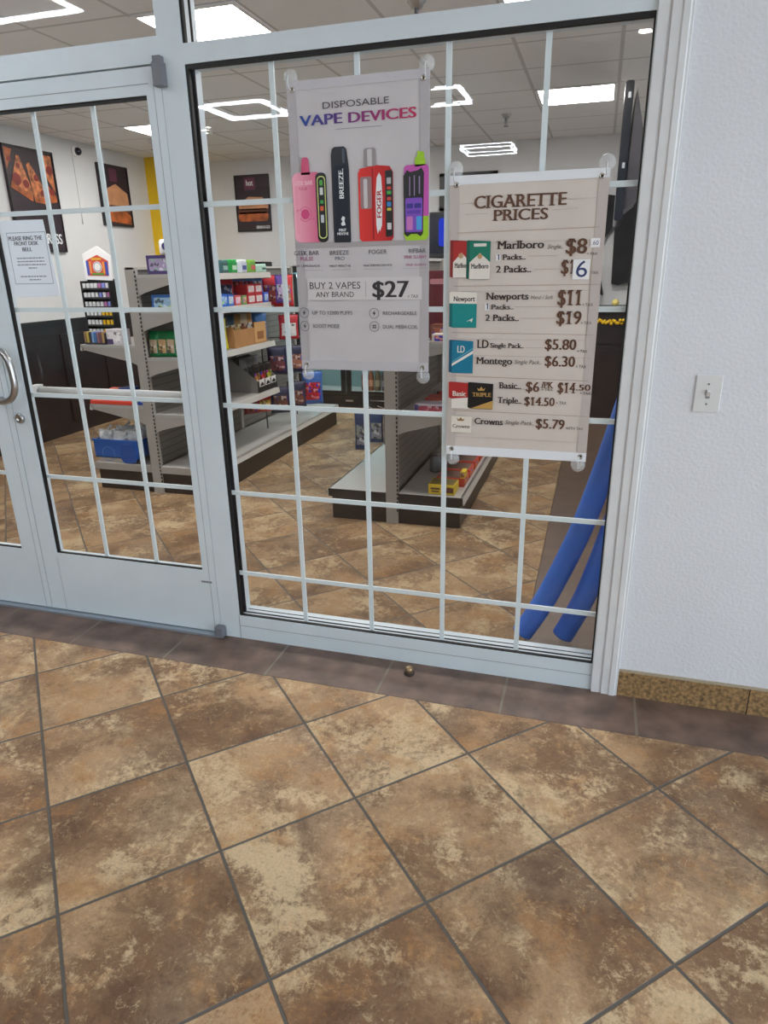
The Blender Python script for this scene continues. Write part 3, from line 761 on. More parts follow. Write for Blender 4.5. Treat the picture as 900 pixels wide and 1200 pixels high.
for v in fo.data.vertices:
    p = v.co+base; v.co = Vector((-.4455-p.z+.03*(p.x-.04)*.2, layer(2)+p.y, 1.640+p.x))-base
flat('screen', [(-.424,1.582),(-.402,1.584),(-.400,1.590),(-.400,1.772),(-.404,1.778),(-.424,1.776)], layer(1), BLACK, d)
for z0, z1, c in ((1.738,1.756,(176,178,182)),(1.722,1.730,(206,60,50)),(1.708,1.718,(70,170,70)),(1.690,1.700,(200,70,60)),(1.672,1.686,(60,130,200)),(1.660,1.668,(210,190,60)),(1.604,1.624,(210,212,214))):
    flat('screen_readout', rrect(-.419,-.405,z0,z1,.002), layer(2), mat('print %d %d %d' % c, c, .5), d)

d = flat('printed_device', rrect(-.362,-.2825,1.570,1.788,.012), layer(0), mat('print violet pink', (196,84,176), .5), va, 'violet and lime printed vape')
flat('mouthpiece', [(-.3265,1.782),(-.293,1.785),(-.293,1.800),(-.297,1.806),(-.297,1.822),(-.318,1.826),(-.320,1.812),(-.3265,1.806)], layer(0), mat('print lime', (160,206,40), .5), d)
flat('lime_base', [(-.366,1.592),(-.356,1.569),(-.290,1.569),(-.2822,1.580),(-.2822,1.640),(-.300,1.640),(-.300,1.592)], layer(1), mat('print lime', (160,206,40), .5), d)
flat('screen', [(-.362,1.588),(-.352,1.580),(-.340,1.588),(-.320,1.588),(-.308,1.580),(-.300,1.590),(-.2975,1.765),(-.306,1.780),(-.316,1.772),(-.342,1.768),(-.352,1.774),(-.364,1.758)], layer(2), BLACK, d)
flat('display', rrect(-.358,-.302,1.594,1.694,.006), layer(3), mat('print purple', (126,78,190), .5), d)
for x0, x1, z0, z1, c in ((-.354,-.333,1.664,1.678,(60,50,140)),(-.328,-.306,1.664,1.678,(60,50,140)),(-.354,-.334,1.600,1.640,(198,120,190)),(-.322,-.305,1.600,1.640,(70,160,224)),(-.352,-.308,1.648,1.658,(96,60,170))):
    flat('screen_readout', rrect(x0,x1,z0,z1,.003), layer(4), mat('print %d %d %d' % c, c, .5), d)
for x0, x1, z0, z1 in ((-.345,-.342,1.70,1.755),(-.330,-.327,1.70,1.758),(-.314,-.310,1.705,1.755)):
    flat('screen_mark', [(x0,z0),(x1,z0),(x1,z1),(x0,z1)], layer(3), mat('print grey lilac', (150,130,170), .5), d)
grommets(va, [(-.727,2.022),(-.300,2.020),(-.727,1.166),(-.301,1.164)])
cup(-.733, 2.058, -.034, 'clear suction cup at the top left corner of the vape banner'); cup(-.291, 2.058, -.036, 'clear suction cup at the top right corner of the vape banner')
cup(-.727, 1.134, .03, 'clear suction cup under the lower left corner of the vape banner'); cup(-.301, 1.132, .03, 'clear suction cup under the lower right corner of the vape banner')

cb = banner('pale plank patterned banner listing cigarette prices, hanging right in the window', -.215, .258, .866, 1.750, VINYL_B, HEM_B, RODW)
for r in CT:
    sty = r[6] if len(r) > 6 else ''
    yy = YP-.0003
    if r[5] == 'n': yy = YP-.0008
    lettering(r[0], r[1], r[2], r[3], r[4], PRINT['i'] if sty == 'i' else PRINT[r[5]], cb, yy, sty, label='printed lettering reading ' + r[0])
for x0, z0, x1, z1, w_ in ((-.192,1.586,.241,1.590,.0012),(-.198,1.4265,.255,1.4275,.0012),(-.2,1.281,.251,1.277,.0012),(-.202,1.139,.246,1.133,.0012),(-.195,1.022,.255,1.018,.0012),(-.165,1.639,-.095,1.640,.0007),(.10,1.642,.175,1.645,.0007),(-.12,1.208,.25,1.205,.0007),
        (.035,1.513,.125,1.513,.0008),(.055,1.474,.145,1.474,.0008),(.0,1.362,.14,1.362,.0008),(.015,1.327,.13,1.327,.0008),(.04,1.235,.098,1.235,.0008)):
    ln = nb(); q = [ln.verts.new(p) for p in ((x0, YP-.0002, z0), (x1, YP-.0002, z1), (x1, YP-.0002, z1+w_), (x0, YP-.0002, z0+w_))]; ln.faces.new(q)
    obj('printed_rule', ln, mat('print tan rule', (162,132,110), .6), cb)
pk = nb()
for z in (.93, 1.10, 1.26, 1.41, 1.555, 1.67):
    box(pk, -.185, .228, YP+.0001, YP+.0003, z, z+.0012)
obj('plank_line', pk, mat('print plank line', (190,176,168), .6), cb)
for a, nm in (((.218,.246,1.534,1.560), 'price_sticker'), ((.172,.222,1.443,1.501), 'price_sticker'), ((-.065,-.051,1.502,1.521), 'price_sticker'), ((-.095,-.081,1.352,1.373), 'price_sticker')):
    flat(nm, rrect(*a, .002), YP-.0004, WHITE, cb, 'small white correction sticker')
lettering('.60', .2225, .2415, 1.547, .012, PRINT['n'], cb, YP-.0008)
# printed cigarette packs
def pack(x0, x1, z0, z1, side, front, label, k=0, top=.004):
    d = flat('printed_pack', [(x0,z0+.004),(x0+.012,z0),(x1,z0),(x1,z1-top),(x0+.006,z1),(x0,z1-.001)], layer(k), side, cb, label)
    flat('pack_front', [(x0+.010,z0+.0008),(x1,z0+.0008),(x1,z1-top),(x0+.010,z1-top)], layer(k+1), front, d)
    return d
CREAM = mat('print cream', (226,220,212), .5)
def roof(d, x0, x1, z0, z1, zr, m, k):
    xm = (x0+.010+x1)/2
    flat('roof_print', [(x0+.010,z1-.004),(x0+.010,zr-.016),(xm,zr+.012),(x1,zr-.016),(x1,z1-.004)], layer(k), m, d)
PRED = mat('print pack red', (168,36,34), .5); PGRN = mat('print pack green', (0,116,96), .5)
d = pack(-.211,-.146,1.452,1.566, mat('print shade red', (130,30,30), .5), CREAM, 'red and cream printed pack', 0); roof(d,-.211,-.146,1.452,1.566,1.516,PRED,2)
flat('crest_print', circle(-.176,1.519,.008,12), layer(3), mat('print crest tan', (190,150,110), .5), d); lettering('Marlboro', -.196,-.150,1.490,.014, PRINT['k'], d, layer(3), 's')
d = pack(-.158,-.082,1.447,1.564, mat('print shade green', (0,88,74), .5), CREAM, 'green and cream printed pack', 3); roof(d,-.158,-.082,1.447,1.564,1.514,PGRN,5)
flat('crest_print', circle(-.115,1.516,.008,12), layer(6), mat('print crest tan', (190,150,110), .5), d); lettering('Marlboro', -.143,-.087,1.487,.0145, PRINT['k'], d, layer(6), 's'); flat('band_print', rrect(-.135,-.095,1.545,1.554,.001), layer(6), CREAM, d)
TEAL = mat('print teal', (0,134,134), .5)
d = pack(-.211,-.121,1.297,1.411, mat('print shade teal', (0,100,104), .5), TEAL, 'teal printed pack with a white top', 0); flat('white_top', [(-.211,1.374),(-.121,1.372),(-.121,1.407),(-.206,1.411),(-.211,1.408)], layer(2), CREAM, d)
lettering('Newport', -.197,-.127,1.388,.0155, PRINT['k'], d, layer(3), 'b'); flat('swoosh_print', [(-.155,1.316),(-.132,1.328),(-.136,1.314),(-.142,1.320)], layer(3), CREAM, d)
BLU = mat('print sea blue', (0,116,148), .5)
d = pack(-.210,-.129,1.149,1.258, mat('print shade blue', (0,82,112), .5), BLU, 'sea blue printed pack with a pale stripe', 0)
flat('stripe_print', [(-.200,1.172),(-.129,1.214),(-.129,1.224),(-.200,1.180)], layer(2), CREAM, d); flat('stripe_print', [(-.200,1.184),(-.129,1.230),(-.129,1.233),(-.200,1.186)], layer(2), mat('print pale blue', (120,180,200), .5), d)
lettering('LD', -.182,-.157,1.228,.022, CREAM, d, layer(3), 'b')
lettering('BLUE', -.176,-.160,1.158,.006, CREAM, d, layer(3)) if False else None
d = pack(-.209,-.139,1.029,1.120, mat('print shade cream', (186,176,166), .5), CREAM, 'red over cream printed pack', 0); flat('red_top', [(-.209,1.066),(-.199,1.062),(-.139,1.068),(-.139,1.116),(-.203,1.120),(-.209,1.118)], layer(2), PRED, d)
lettering('Basic', -.197,-.149,1.080,.017, CREAM, d, layer(3), 's')
d = pack(-.143,-.058,1.030,1.120, mat('print shade black', (14,12,12), .5), BLACK, 'black printed pack with a gold wedge', 3)
GOLD = mat('print gold', (190,150,84), .4)
flat('gold_wedge', [(-.133,1.031),(-.058,1.031),(-.058,1.060)], layer(5), GOLD, d); lettering('TRIPLE', -.128,-.064,1.079,.013, GOLD, d, layer(5), 's')
flat('crown_print', [(-.108,1.092),(-.088,1.092),(-.084,1.102),(-.091,1.097),(-.098,1.106),(-.105,1.097),(-.112,1.102)], layer(5), GOLD, d)
d = pack(-.208,-.128,.945,1.006, mat('print shade ivory', (190,182,172), .5), mat('print ivory', (222,216,206), .5), 'ivory printed pack with a crown', 0)
flat('crown_print', [(-.176,.986),(-.156,.986),(-.152,.996),(-.159,.991),(-.166,.999),(-.173,.991),(-.180,.996)], layer(2), mat('print bronze', (150,118,80), .4), d); lettering('Crowns', -.194,-.134,.968,.012, PRINT['i'], d, layer(2), 's')
grommets(cb, [(-.194,1.724),(.236,1.728),(-.196,.886),(.240,.884)])
cup(-.199, 1.768, -.036, 'clear suction cup at the top left corner of the cigarette banner'); cup(.248, 1.764, -.034, 'clear suction cup at the top right corner of the cigarette banner')
cup(-.193, .851, .03, 'clear suction cup under the lower left corner of the cigarette banner'); cup(.234, .853, .03, 'clear suction cup under the lower right corner of the cigarette banner')

# ------------------------------------------------------------------ ceiling fittings
TROF = emit('lit diffuser', (255,252,246), TROFFER_STRENGTH)
def troffer(i, j, label):
    x0 = -.32+i*.585; y0 = j
    t = thing('ceiling_light', label, 'ceiling light', (x0+.29, y0+.28, CH), 'square ceiling lights inside the shop')
    fm = nb()
    for a in ((x0+.005,x0+.03,y0+.005,y0+.56),(x0+.555,x0+.58,y0+.005,y0+.56),(x0+.03,x0+.555,y0+.005,y0+.03),(x0+.03,x0+.555,y0+.535,y0+.56)): box(fm, a[0], a[1], a[2], a[3], CH-.008, CH+.0005)
    obj('frame', fm, WHITE, t)
    obj('diffuser', bx(x0+.028, x0+.557, y0+.028, y0+.537, CH-.005, CH-.001), TROF, t)
troffer(0, 3.422, 'square lit ceiling panel above the cigarette banner near the rear wall')
troffer(-3, 1.162, 'large lit ceiling panel seen through the transom beside the door mullion')
troffer(-6, 3.422, 'lit ceiling panel seen through the top right corner of the right door')
troffer(0, 1.102, 'lit ceiling panel at the top edge of the photo above the cigarette banner')
troffer(-3, 3.422, 'lit ceiling panel hidden behind the vape banner')
troffer(-6, 1.162, 'lit ceiling panel above the left front corner of the shop')
def sprinkler(x, y, label):
    t = thing('sprinkler_head', label, 'sprinkler', (x, y, CH), 'ceiling sprinklers')
    obj('escutcheon', lathe(nb(), [(.045,CH),(.045,CH-.004),(.034,CH-.012),(.026,CH-.03),(0,CH-.03)], (x,y,0), 'z', 20), CHROME, t)
    b = lathe(nb(), [(.011,CH-.028),(.011,CH-.05),(.007,CH-.052),(.005,CH-.075),(.009,CH-.078),(.0,CH-.08)], (x,y,0), 'z', 12)
    lathe(b, [(.022,CH-.088),(.022,CH-.091),(.0,CH-.091)], (x,y,0), 'z', 16)
    tube(b, [(x-.010,y,CH-.05),(x-.014,y,CH-.07),(x-.004,y,CH-.088)], .0025, 6); tube(b, [(x+.010,y,CH-.05),(x+.014,y,CH-.07),(x+.004,y,CH-.088)], .0025, 6)
    obj('nozzle', b, GREYMET, t)
sprinkler(-.611, 4.20, 'chrome sprinkler head on the ceiling left of the rear light panel')
sprinkler(-.69, 1.47, 'chrome sprinkler head cut by the top edge of the photo')
sprinkler(-3.93, 4.05, 'small sprinkler head near the yellow pier')
RING = emit('lit ring tube', (236,246,255), RING_STRENGTH)
def ring(x, y, s, label):
    t = thing('ring_light', label, 'ring light', (x, y, 2.86), 'square ring lights on the lobby ceiling')
    for nm, m, w, za, zb in (('housing', WHITE, .022, 2.836, 2.8605), ('tube', RING, .010, 2.826, 2.837)):
        b = nb(); h = s/2
        for a in ((-h-w,-h+w,-h-w,h+w),(h-w,h+w,-h-w,h+w),(-h+w,h-w,-h-w,-h+w),(-h+w,h-w,h-w,h+w)): box(b, x+a[0], x+a[1], y+a[2], y+a[3], za, zb)
        obj(nm, b, m, t)
ring(-2.90, -3.96, .58, 'square ring light mirrored in the glass left of the vape banner')
ring(-1.255, -4.11, .60, 'square ring light mirrored in the glass between the two banners')
ring(-1.20, -7.08, .60, 'square ring light mirrored in the glass above the cigarette banner')
ring(-2.87, -1.10, .58, 'ring light mirrored in the transom at the top left corner')
ring(-2.90, -7.0, .58, 'square ring light on the far part of the lobby ceiling')

CAN = emit('lit downlight', (255,250,240), CAN_STRENGTH)
def can(x, y, label):
    t = thing('recessed_downlight', label, 'downlight', (x, y, 2.86), 'recessed downlights in the lobby ceiling')
    obj('trim_ring', lathe(nb(), [(.060,2.8605),(.060,2.852),(.048,2.850),(.044,2.8605)], (x,y,0), 'z', 24), WHITE, t)
    obj('lens', lathe(nb(), [(.042,2.8575),(.042,2.855),(0,2.855)], (x,y,0), 'z', 24), CAN, t)
can(.40, -2.97, 'downlight mirrored as a bright dot in the top right corner of the window')
can(-3.75, -4.70, 'downlight mirrored as a bright dot beside the window frame under the ring light')
can(1.90, -1.60, 'added downlight in the lobby ceiling in front of the plaster wall')  # this and the following downlights are added to brighten the lobby
can(2.40, -2.97, 'added downlight in the lobby ceiling farthest right')
can(-4.90, -1.60, 'added downlight in the lobby ceiling in front of the left door leaf')
can(-1.70, -2.60, 'added downlight in the lobby ceiling behind the photographer')

# camera dome, left wall pictures
cam_ = thing('security_camera', 'small dark dome camera high on the left shop wall', 'security camera', (-4.66, 3.84, 2.595))
obj('base', lathe(nb(), [(.048,0),(.048,.02),(.036,.028),(0,.028)], (-4.66,3.84,2.595), 'x', 20), WHITE, cam_)
obj('lens_dome', lathe(nb(), [(.036,.026),(.034,.045),(.022,.062),(0,.068)], (-4.66,3.845,2.592), 'x', 20), mat('dark lens', (22,22,44), .15), cam_)
obj('cable', tube(nb(), [(-4.655,3.80,2.57),(-4.655,3.80,1.95)], .005, 6), WHITE, cam_)
CRUST = mat('printed cheese', (186,112,66), .5, var=.75, vscale=22); CRUST2 = mat('printed crust', (170,88,40), .5, var=.6, vscale=12)
PEPP = mat('printed pepperoni', (128,34,26), .5, var=.3, vscale=22); DPRINT = mat('printed dark plum', (46,32,42), .5, var=.3, vscale=5)
def wall_poster(label, y0, y1, z0, z1):
    t = thing('food_poster', label, 'poster', (-4.655, (y0+y1)/2, z0), 'food pictures in the shop')
    obj('backing', bx(-4.662, -4.640, y0, y1, z0, z1), DPRINT, t)
    fm = nb()
    for a in ((y0,y0+.012,z0,z1),(y1-.012,y1,z0,z1),(y0,y1,z0,z0+.012),(y0,y1,z1-.012,z1)): box(fm, -4.641, -4.632, *a)
    obj('frame', fm, BLACK, t)
    return t
def pr(poly, x, m, t, name='printed_shape'): return obj(name, prism(nb(), poly, 'x', x-.0008, x), m, t)
p = wall_poster('tall dark poster of pizza slices, leftmost on the left shop wall', 2.915, 3.50, 1.685, 2.535)
for q, m in (([(2.94,2.20),(3.17,2.10),(3.19,2.17),(3.09,2.46),(3.06,2.46)], CRUST), ([(3.20,2.10),(3.36,2.09),(3.37,2.16),(3.20,2.42),(3.16,2.40)], CRUST), ([(2.93,2.33),(3.02,2.50),(2.93,2.51)], CRUST2), ([(3.37,2.33),(3.47,2.20),(3.47,2.50),(3.33,2.50)], CRUST), ([(3.38,2.10),(3.47,2.12),(3.47,2.17),(3.36,2.28)], CRUST2)): pr(q, -4.637, m, p, 'pizza_slice')
for q in ([(2.945,2.20),(3.17,2.10),(3.18,2.145),(2.955,2.245)], [(3.20,2.10),(3.36,2.09),(3.365,2.135),(3.205,2.145)]): pr(q, -4.6355, CRUST2, p, 'crust')
for cy, cz, r in ((3.02,2.27,.05),(3.12,2.24,.034),(3.06,2.38,.02),(3.25,2.30,.028),(3.43,2.38,.038),(3.42,2.20,.03),(3.30,2.18,.026),(2.97,2.42,.022)): pr(circle(cy, cz, r, 14), -4.6345, PEPP, p, 'pepperoni')
lettering('EXPRESS', 3.10, 3.455, 1.80, .085, mat('print white', (232,236,240), .5), p, -4.6365, 'b', axes='yz')
p = wall_poster('dark poster of a filled bun, nearer the yellow pier on the left shop wall', 4.11, 4.585, 1.955, 2.535)
pr([(4.14,2.0),(4.55,1.98),(4.56,2.06),(4.50,2.10),(4.16,2.12)], -4.637, CRUST2, p, 'bun'); pr([(4.20,2.30),(4.36,2.36),(4.54,2.28),(4.55,2.16),(4.17,2.14)], -4.637, mat('printed bun top', (196,140,100), .5, var=.2, vscale=10), p, 'bun')
pr(rrect(4.15,4.56,2.10,2.155,.02), -4.6355, mat('printed filling', (104,58,36), .5, var=.4, vscale=20), p, 'filling'); pr(rrect(4.28,4.40,2.38,2.50,.01), -4.637, mat('printed plum logo', (104,52,78), .5), p, 'logo_patch')
# rear wall picture
t = thing('food_poster', 'dark sandwich poster on the rear wall right of the door mullion', 'poster', (-3.645, 5.49, 1.92), 'food pictures in the shop')
obj('backing', bx(-3.862, -3.432, 5.482, 5.5, 1.922, 2.518), DPRINT, t)
fm = nb()
for a in ((-3.862,-3.850,1.922,2.518),(-3.444,-3.432,1.922,2.518),(-3.862,-3.432,1.922,1.934),(-3.862,-3.432,2.506,2.518)): box(fm, a[0], a[1], 5.474, 5.483, a[2], a[3])
obj('frame', fm, BLACK, t)
for q, m, nm in ((rrect(-3.84,-3.46,2.03,2.13,.04), CRUST2, 'bun'), ([(-3.83,2.20),(-3.70,2.29),(-3.52,2.28),(-3.45,2.19),(-3.46,2.15),(-3.82,2.15)], mat('printed bun top', (196,140,100), .5), 'bun'), (rrect(-3.84,-3.46,2.11,2.165,.02), mat('printed filling', (104,58,36), .5), 'filling'), (rrect(-3.74,-3.60,2.36,2.49,.01), mat('printed plum logo', (104,52,78), .5), 'logo_patch')):
    obj(nm, prism(nb(), q, 'y', 5.4785, 5.480), m, t)
WPR = mat('print white', (232,236,240), .5)
lettering('hot', -3.715, -3.625, 2.435, .06, WPR, t, 5.478, 'b'); lettering('GRAB-N-GO!', -3.62, -3.45, 1.965, .032, WPR, t, 5.478, 'b')

# rear wall: framed board, dark monitor
t = thing('framed_board', 'black framed white board on the rear wall between the two banners', 'board', (-1.15, 5.48, 2.06))
obj('panel', bx(-1.44, -.86, 5.486, 5.5, 2.07, 2.40), WHITE, t)
fm = nb()
for a in ((-1.455,-1.40,2.055,2.415),(-.90,-.845,2.055,2.415),(-1.455,-.845,2.055,2.085),(-1.455,-.845,2.385,2.415)): box(fm, a[0], a[1], 5.47, 5.488, a[2], a[3])
obj('frame', fm, BLACK, t)
t = thing('monitor', 'dark monitor with a blue picture between the two banners', 'monitor', (-1.23, 5.42, 1.60))
obj('housing', bbox_(-1.56, -.90, 5.39, 5.43, 1.585, 2.04, .006), SATIN, t)
obj('screen', bx(-1.545, -.915, 5.386, 5.391, 1.63, 2.02), mat('dark blue screen', (22,26,44), .2), t)
obj('picture', prism(nb(), rrect(-1.44,-.93,1.70,1.98,.03), 'y', 5.3845, 5.3865), emit('blue screen picture', (40,60,190), .55), t)
obj('bracket', bx(-1.3, -1.16, 5.43, 5.5, 1.75, 1.87), BLACK, t)

# ------------------------------------------------------------------ gondola shelving
def gondola(label, xc, y0, nsec, left, right, lefts, rights, h, capm, sec=1.22):
    t = thing('gondola_shelving', label, 'shelving', (xc, y0, 0), 'double sided shelving in the shop')
    y1 = y0+nsec*sec
    for k in range(nsec+1):
        y = y0+k*sec
        obj('upright', bx(xc-.038, xc+.038, y-.0 if k else y, y+.03, 0, h), BEIGE, t)
        if k == 0:
            s = nb(); z = .08
            while z < h-.03:
                box(s, xc+.030, xc+.0385, y-.0012, y+.004, z, z+.016); z += .026
            obj('slot_row', s, mat('dark slot', (38,34,32), .7), t)
    obj('back_panel', bx(xc-.016, xc+.016, y0+.03, y1, .2, h-.01), SLAT, t)
    obj('top_cap', bx(xc-.03, xc+.03, y0, y1+.03, h-.012, h+.004), BEIGE_L, t)
    for side, xe in ((-1, left), (1, right)):
        a, b = sorted((xc+side*.02, xe-side*.018))
        obj('kick_plate', bx(a, b, y0+.015, y1, 0, .15), KICK, t)
        a, b = sorted((xc+side*.04, xe))
        obj('base_deck', bbox_(a, b, y0, y1+.02, .15, .2, .004), DECK, t)
        obj('deck_end', bx(a, b, y0-.002, y0+.001, .148, .197), capm, t)
        a, b = sorted((xe-side*.002, xe+side*.010))
        obj('price_rail', prism(nb(), [(xe-side*.002,.152),(xe+side*.010,.155),(xe-side*.004,.2),(xe-side*.012,.2)], 'y', y0, y1+.02), BEIGE_L, t)
    for side, shelves in ((-1, lefts), (1, rights)):
        for z, dep, k0, k1 in shelves:
            xa = xc+side*.04; xb = xc+side*dep; ya = y0+.004+k0*sec; yb = y0+k1*sec-.004
            a, b = sorted((xa, xb))
            sh = obj('shelf', bx(a, b, ya, yb, z-.018, z), DECK, t)
            obj('price_rail', prism(nb(), [(xb-side*.004,z-.042),(xb+side*.010,z-.038),(xb+side*.002,z+.002),(xb-side*.006,z+.002)], 'y', ya, yb), BEIGE_L, sh)
            for yy in [ya+.001]+[ya+sec*(q+1)-.007 for q in range(k1-k0)]:
                obj('bracket', prism(nb(), [(xa, z-.018), (xb-side*.02, z-.018), (xb-side*.02, z-.035), (xa+side*.05, z-.11), (xa, z-.13)], 'y', yy, yy+.005), BEIGE, sh)
    return t
gl_ = gondola('long beige gondola shelving at left with snacks on both sides', -2.65, 1.69, 2, -3.165, -2.19,
    [(1.03,.475,0,1),(.62,.475,0,1)], [(1.475,.40,0,1),(1.25,.39,0,1),(.95,.40,0,1),(.57,.41,0,1)], 1.52, BEIGE)
gr_ = gondola('beige gondola shelving behind the two banners, dark base toward the window', -.856, 1.50, 2, -1.27, -.42,
    [(1.09,.36,1,2)], [(1.09,.40,0,2),(.69,.40,0,2)], 1.54, mat('black end trim', (34,31,32), .4))

# ------------------------------------------------------------------ goods
def prt(c): return print_mat('print goods %d %d %d' % c, c)
def col(c): return mat('goods %d %d %d' % c, c, .45)
def carton(label, x0, x1, y0, y1, z0, z1, c, panel=None, face='y', group=None, name='carton', lid=None, cat='box'):
    t = thing(name, label, cat, ((x0+x1)/2, (y0+y1)/2, z0), group)
    obj('body', bbox_(x0, x1, y0, y1, z0, z1, .003), col(c), t)
    if panel:
        w_, h_ = (x1-x0, z1-z0) if face == 'y' else (y1-y0, z1-z0)
        if face == 'y': obj('label_panel', prism(nb(), rrect(x0+.1*w_, x1-.1*w_, z0+.18*h_, z1-.18*h_, .1*h_), 'y', y0-.0008, y0+.0006), prt(panel), t)
        else: obj('label_panel', prism(nb(), rrect(y0+.1*w_, y1-.1*w_, z0+.18*h_, z1-.18*h_, .1*h_), 'x', x1-.0006, x1+.0008), prt(panel), t)
    if lid: obj('lid', bx(x0-.001, x1+.001, y0-.001, y1+.001, z1-.2*(z1-z0), z1+.002), col(lid), t)
    return t
def bag(label, x, y, z, w_, h_, th, c, panel, rot=0, group=None, hang=False, name='snack_bag', tilt=0):
    t = thing(name, label, 'bag', (x, y, z), group, rot)
    if tilt: t.rotation_euler = (tilt, 0, rot)
    b = pouch(w_, h_, th); obj('pouch', b, col(c), t, local=True)
    obj('printed_panel', pouch_panel(w_, h_, th, .12, .88, .14, .68), prt(panel), t, local=True)
    sl = nb(); box(sl, -w_*.47, w_*.47, -.002, .002, h_-.014, h_+.004); obj('seal', sl, col(tuple(int(v*.8) for v in c)), t, local=True)
    if hang:
        hk = nb(); tube(hk, [(0, -.004, h_+.0), (0, .02, h_+.006), (0, .10, h_+.006)], .0025, 6); obj('peg_hook', hk, CHROME, t, local=True)
    return t
# left side shelves
Z = 1.032
t = carton('striped multicolour lighter box on the upper left shelf end', -3.105, -2.935, 1.715, 1.80, Z, Z+.075, (54,48,52), None)
for k, c in enumerate(((150,120,90),(190,170,70),(60,50,60),(120,160,210),(70,120,180),(150,110,130),(120,80,90),(170,140,90))):
    x = -3.1+k*.0205; obj('lighter_row', bbox_(x, x+.016, 1.711, 1.79, Z+.012, Z+.082, .002), col(c), t)
t = carton('small white box beside the lighter box on the upper left shelf end', -2.925, -2.80, 1.72, 1.81, Z, Z+.10, (206,200,206), (226,222,226)); obj('purple_band', bx(-2.922, -2.875, 1.7185, 1.722, Z+.002, Z+.036), col((72,56,100)), t)
t = thing('lighter_rack', 'black tiered lighter rack with a house shaped white header card, left of the gondola', 'display rack', (-3.14, 2.02, Z))
fr_ = nb(); box(fr_, -3.262, -3.020, 2.03, 2.05, Z, 1.45)
for x in (-3.262, -3.03): box(fr_, x, x+.012, 1.95, 2.05, Z, 1.44)
obj('rack_frame', fr_, BLACK, t)
hd = prism(nb(), [(-3.262,1.45),(-3.045,1.44),(-3.030,1.60),(-3.135,1.672),(-3.262,1.62)], 'y', 2.018, 2.028); obj('header_card', hd, WHITE, t, label='white house shaped header card')
ar = nb()
obj('header_print', prism(nb(), [(-3.240,1.475),(-3.065,1.470),(-3.055,1.570),(-3.14,1.612),(-3.235,1.578)], 'y', 2.0165, 2.0185), col((200,80,60)), t)
for x0, x1, z0, z1, c in ((-3.24,-3.22,1.48,1.575,(60,80,170)),(-3.085,-3.062,1.475,1.565,(60,80,170)),(-3.20,-3.10,1.478,1.492,(90,150,60)),(-3.19,-3.11,1.578,1.592,(214,170,50)),(-3.215,-3.20,1.49,1.57,(230,150,70)),(-3.105,-3.09,1.485,1.565,(230,150,70))):
    obj('print_bar', prism(nb(), rrect(x0,x1,z0,z1,.003), 'y', 2.0155, 2.017), col(c), t)
obj('print_disc', prism(nb(), circle(-3.148,1.532,.036,20), 'y', 2.015, 2.0165), col((232,232,232)), t)
rg = ringflat(nb(), -3.148, 1.532, .027, .031, 2.0145); obj('print_ring', rg, col((40,44,70)), t)
for j in range(6):
    z = 1.395-j*.062; ti = obj('tier', prism(nb(), [(1.945,z-.014),(2.03,z-.014),(2.03,z+.002),(1.95,z-.002)], 'x', -3.255, -3.025), BLACK, t)
    for k in range(7):
        x = -3.248+k*.032
        c = (212,214,218) if k < 4 else ((206,206,214), (170,110,160), (120,130,200))[(j+k) % 3]
        if j >= 3 and k >= 4: c = (214,170,24)
        obj('lighter', bbox_(x, x+.022, 1.952, 1.966, z-.004, z+.030, .003), col(c), ti)
tr_ = thing('red_tray', 'flat red tray lying on the lower left shelf end', 'tray', (-2.98, 1.83, .62))
obj('tray', bbox_(-3.13, -2.78, 1.70, 1.96, .622, .648, .004), col((206,62,44)), tr_); obj('lid_flap', prism(nb(), [(1.72,.648),(1.96,.648),(1.96,.70),(1.93,.70)], 'x', -3.12, -2.94), col((222,88,66)), tr_)
carton('small blue box on the lower left shelf beside the red tray', -2.775, -2.70, 1.73, 1.81, .622, .722, (28,70,160), (80,120,200)); 
carton('blue box standing on the red tray', -2.925, -2.825, 1.76, 1.86, .6485, .73, (34,78,168), (90,130,205))
# blue bin
bn = thing('storage_bin', 'blue plastic bin of clear bags on the lower left deck', 'bin', (-2.97, 1.9, .2))
sh = nb()
for a in ((-3.155,-2.79,1.70,1.706,.235,.365),(-3.155,-2.79,2.10,2.106,.235,.365),(-3.155,-3.149,1.706,2.10,.235,.365),(-2.796,-2.79,1.706,2.10,.235,.365),(-3.155,-2.79,1.70,2.106,.235,.241)): box(sh, *a)
obj('shell', sh, mat('blue bin plastic', (34,92,176), .35), bn)
obj('rim', prism(nb(), [(-3.162,.358),(-2.783,.358),(-2.783,.370),(-3.162,.370)], 'y', 1.692, 1.704), mat('blue bin plastic', (34,92,176), .35), bn)
obj('front_panel', prism(nb(), rrect(-2.93,-2.80,.205,.34,.035), 'y', 1.690, 1.701), mat('blue bin darker', (26,78,158), .35), bn)
obj('clear_foot', bbox_(-3.13, -2.92, 1.703, 2.09, .2, .236, .004), mat('frosted bin foot', (176,172,164), .3), bn)
rg = ringflat(nb(), -3.04, .262, .050, .054, 1.6995); obj('moulded_arc', rg, mat('pale blue moulding', (90,140,205), .4), bn)
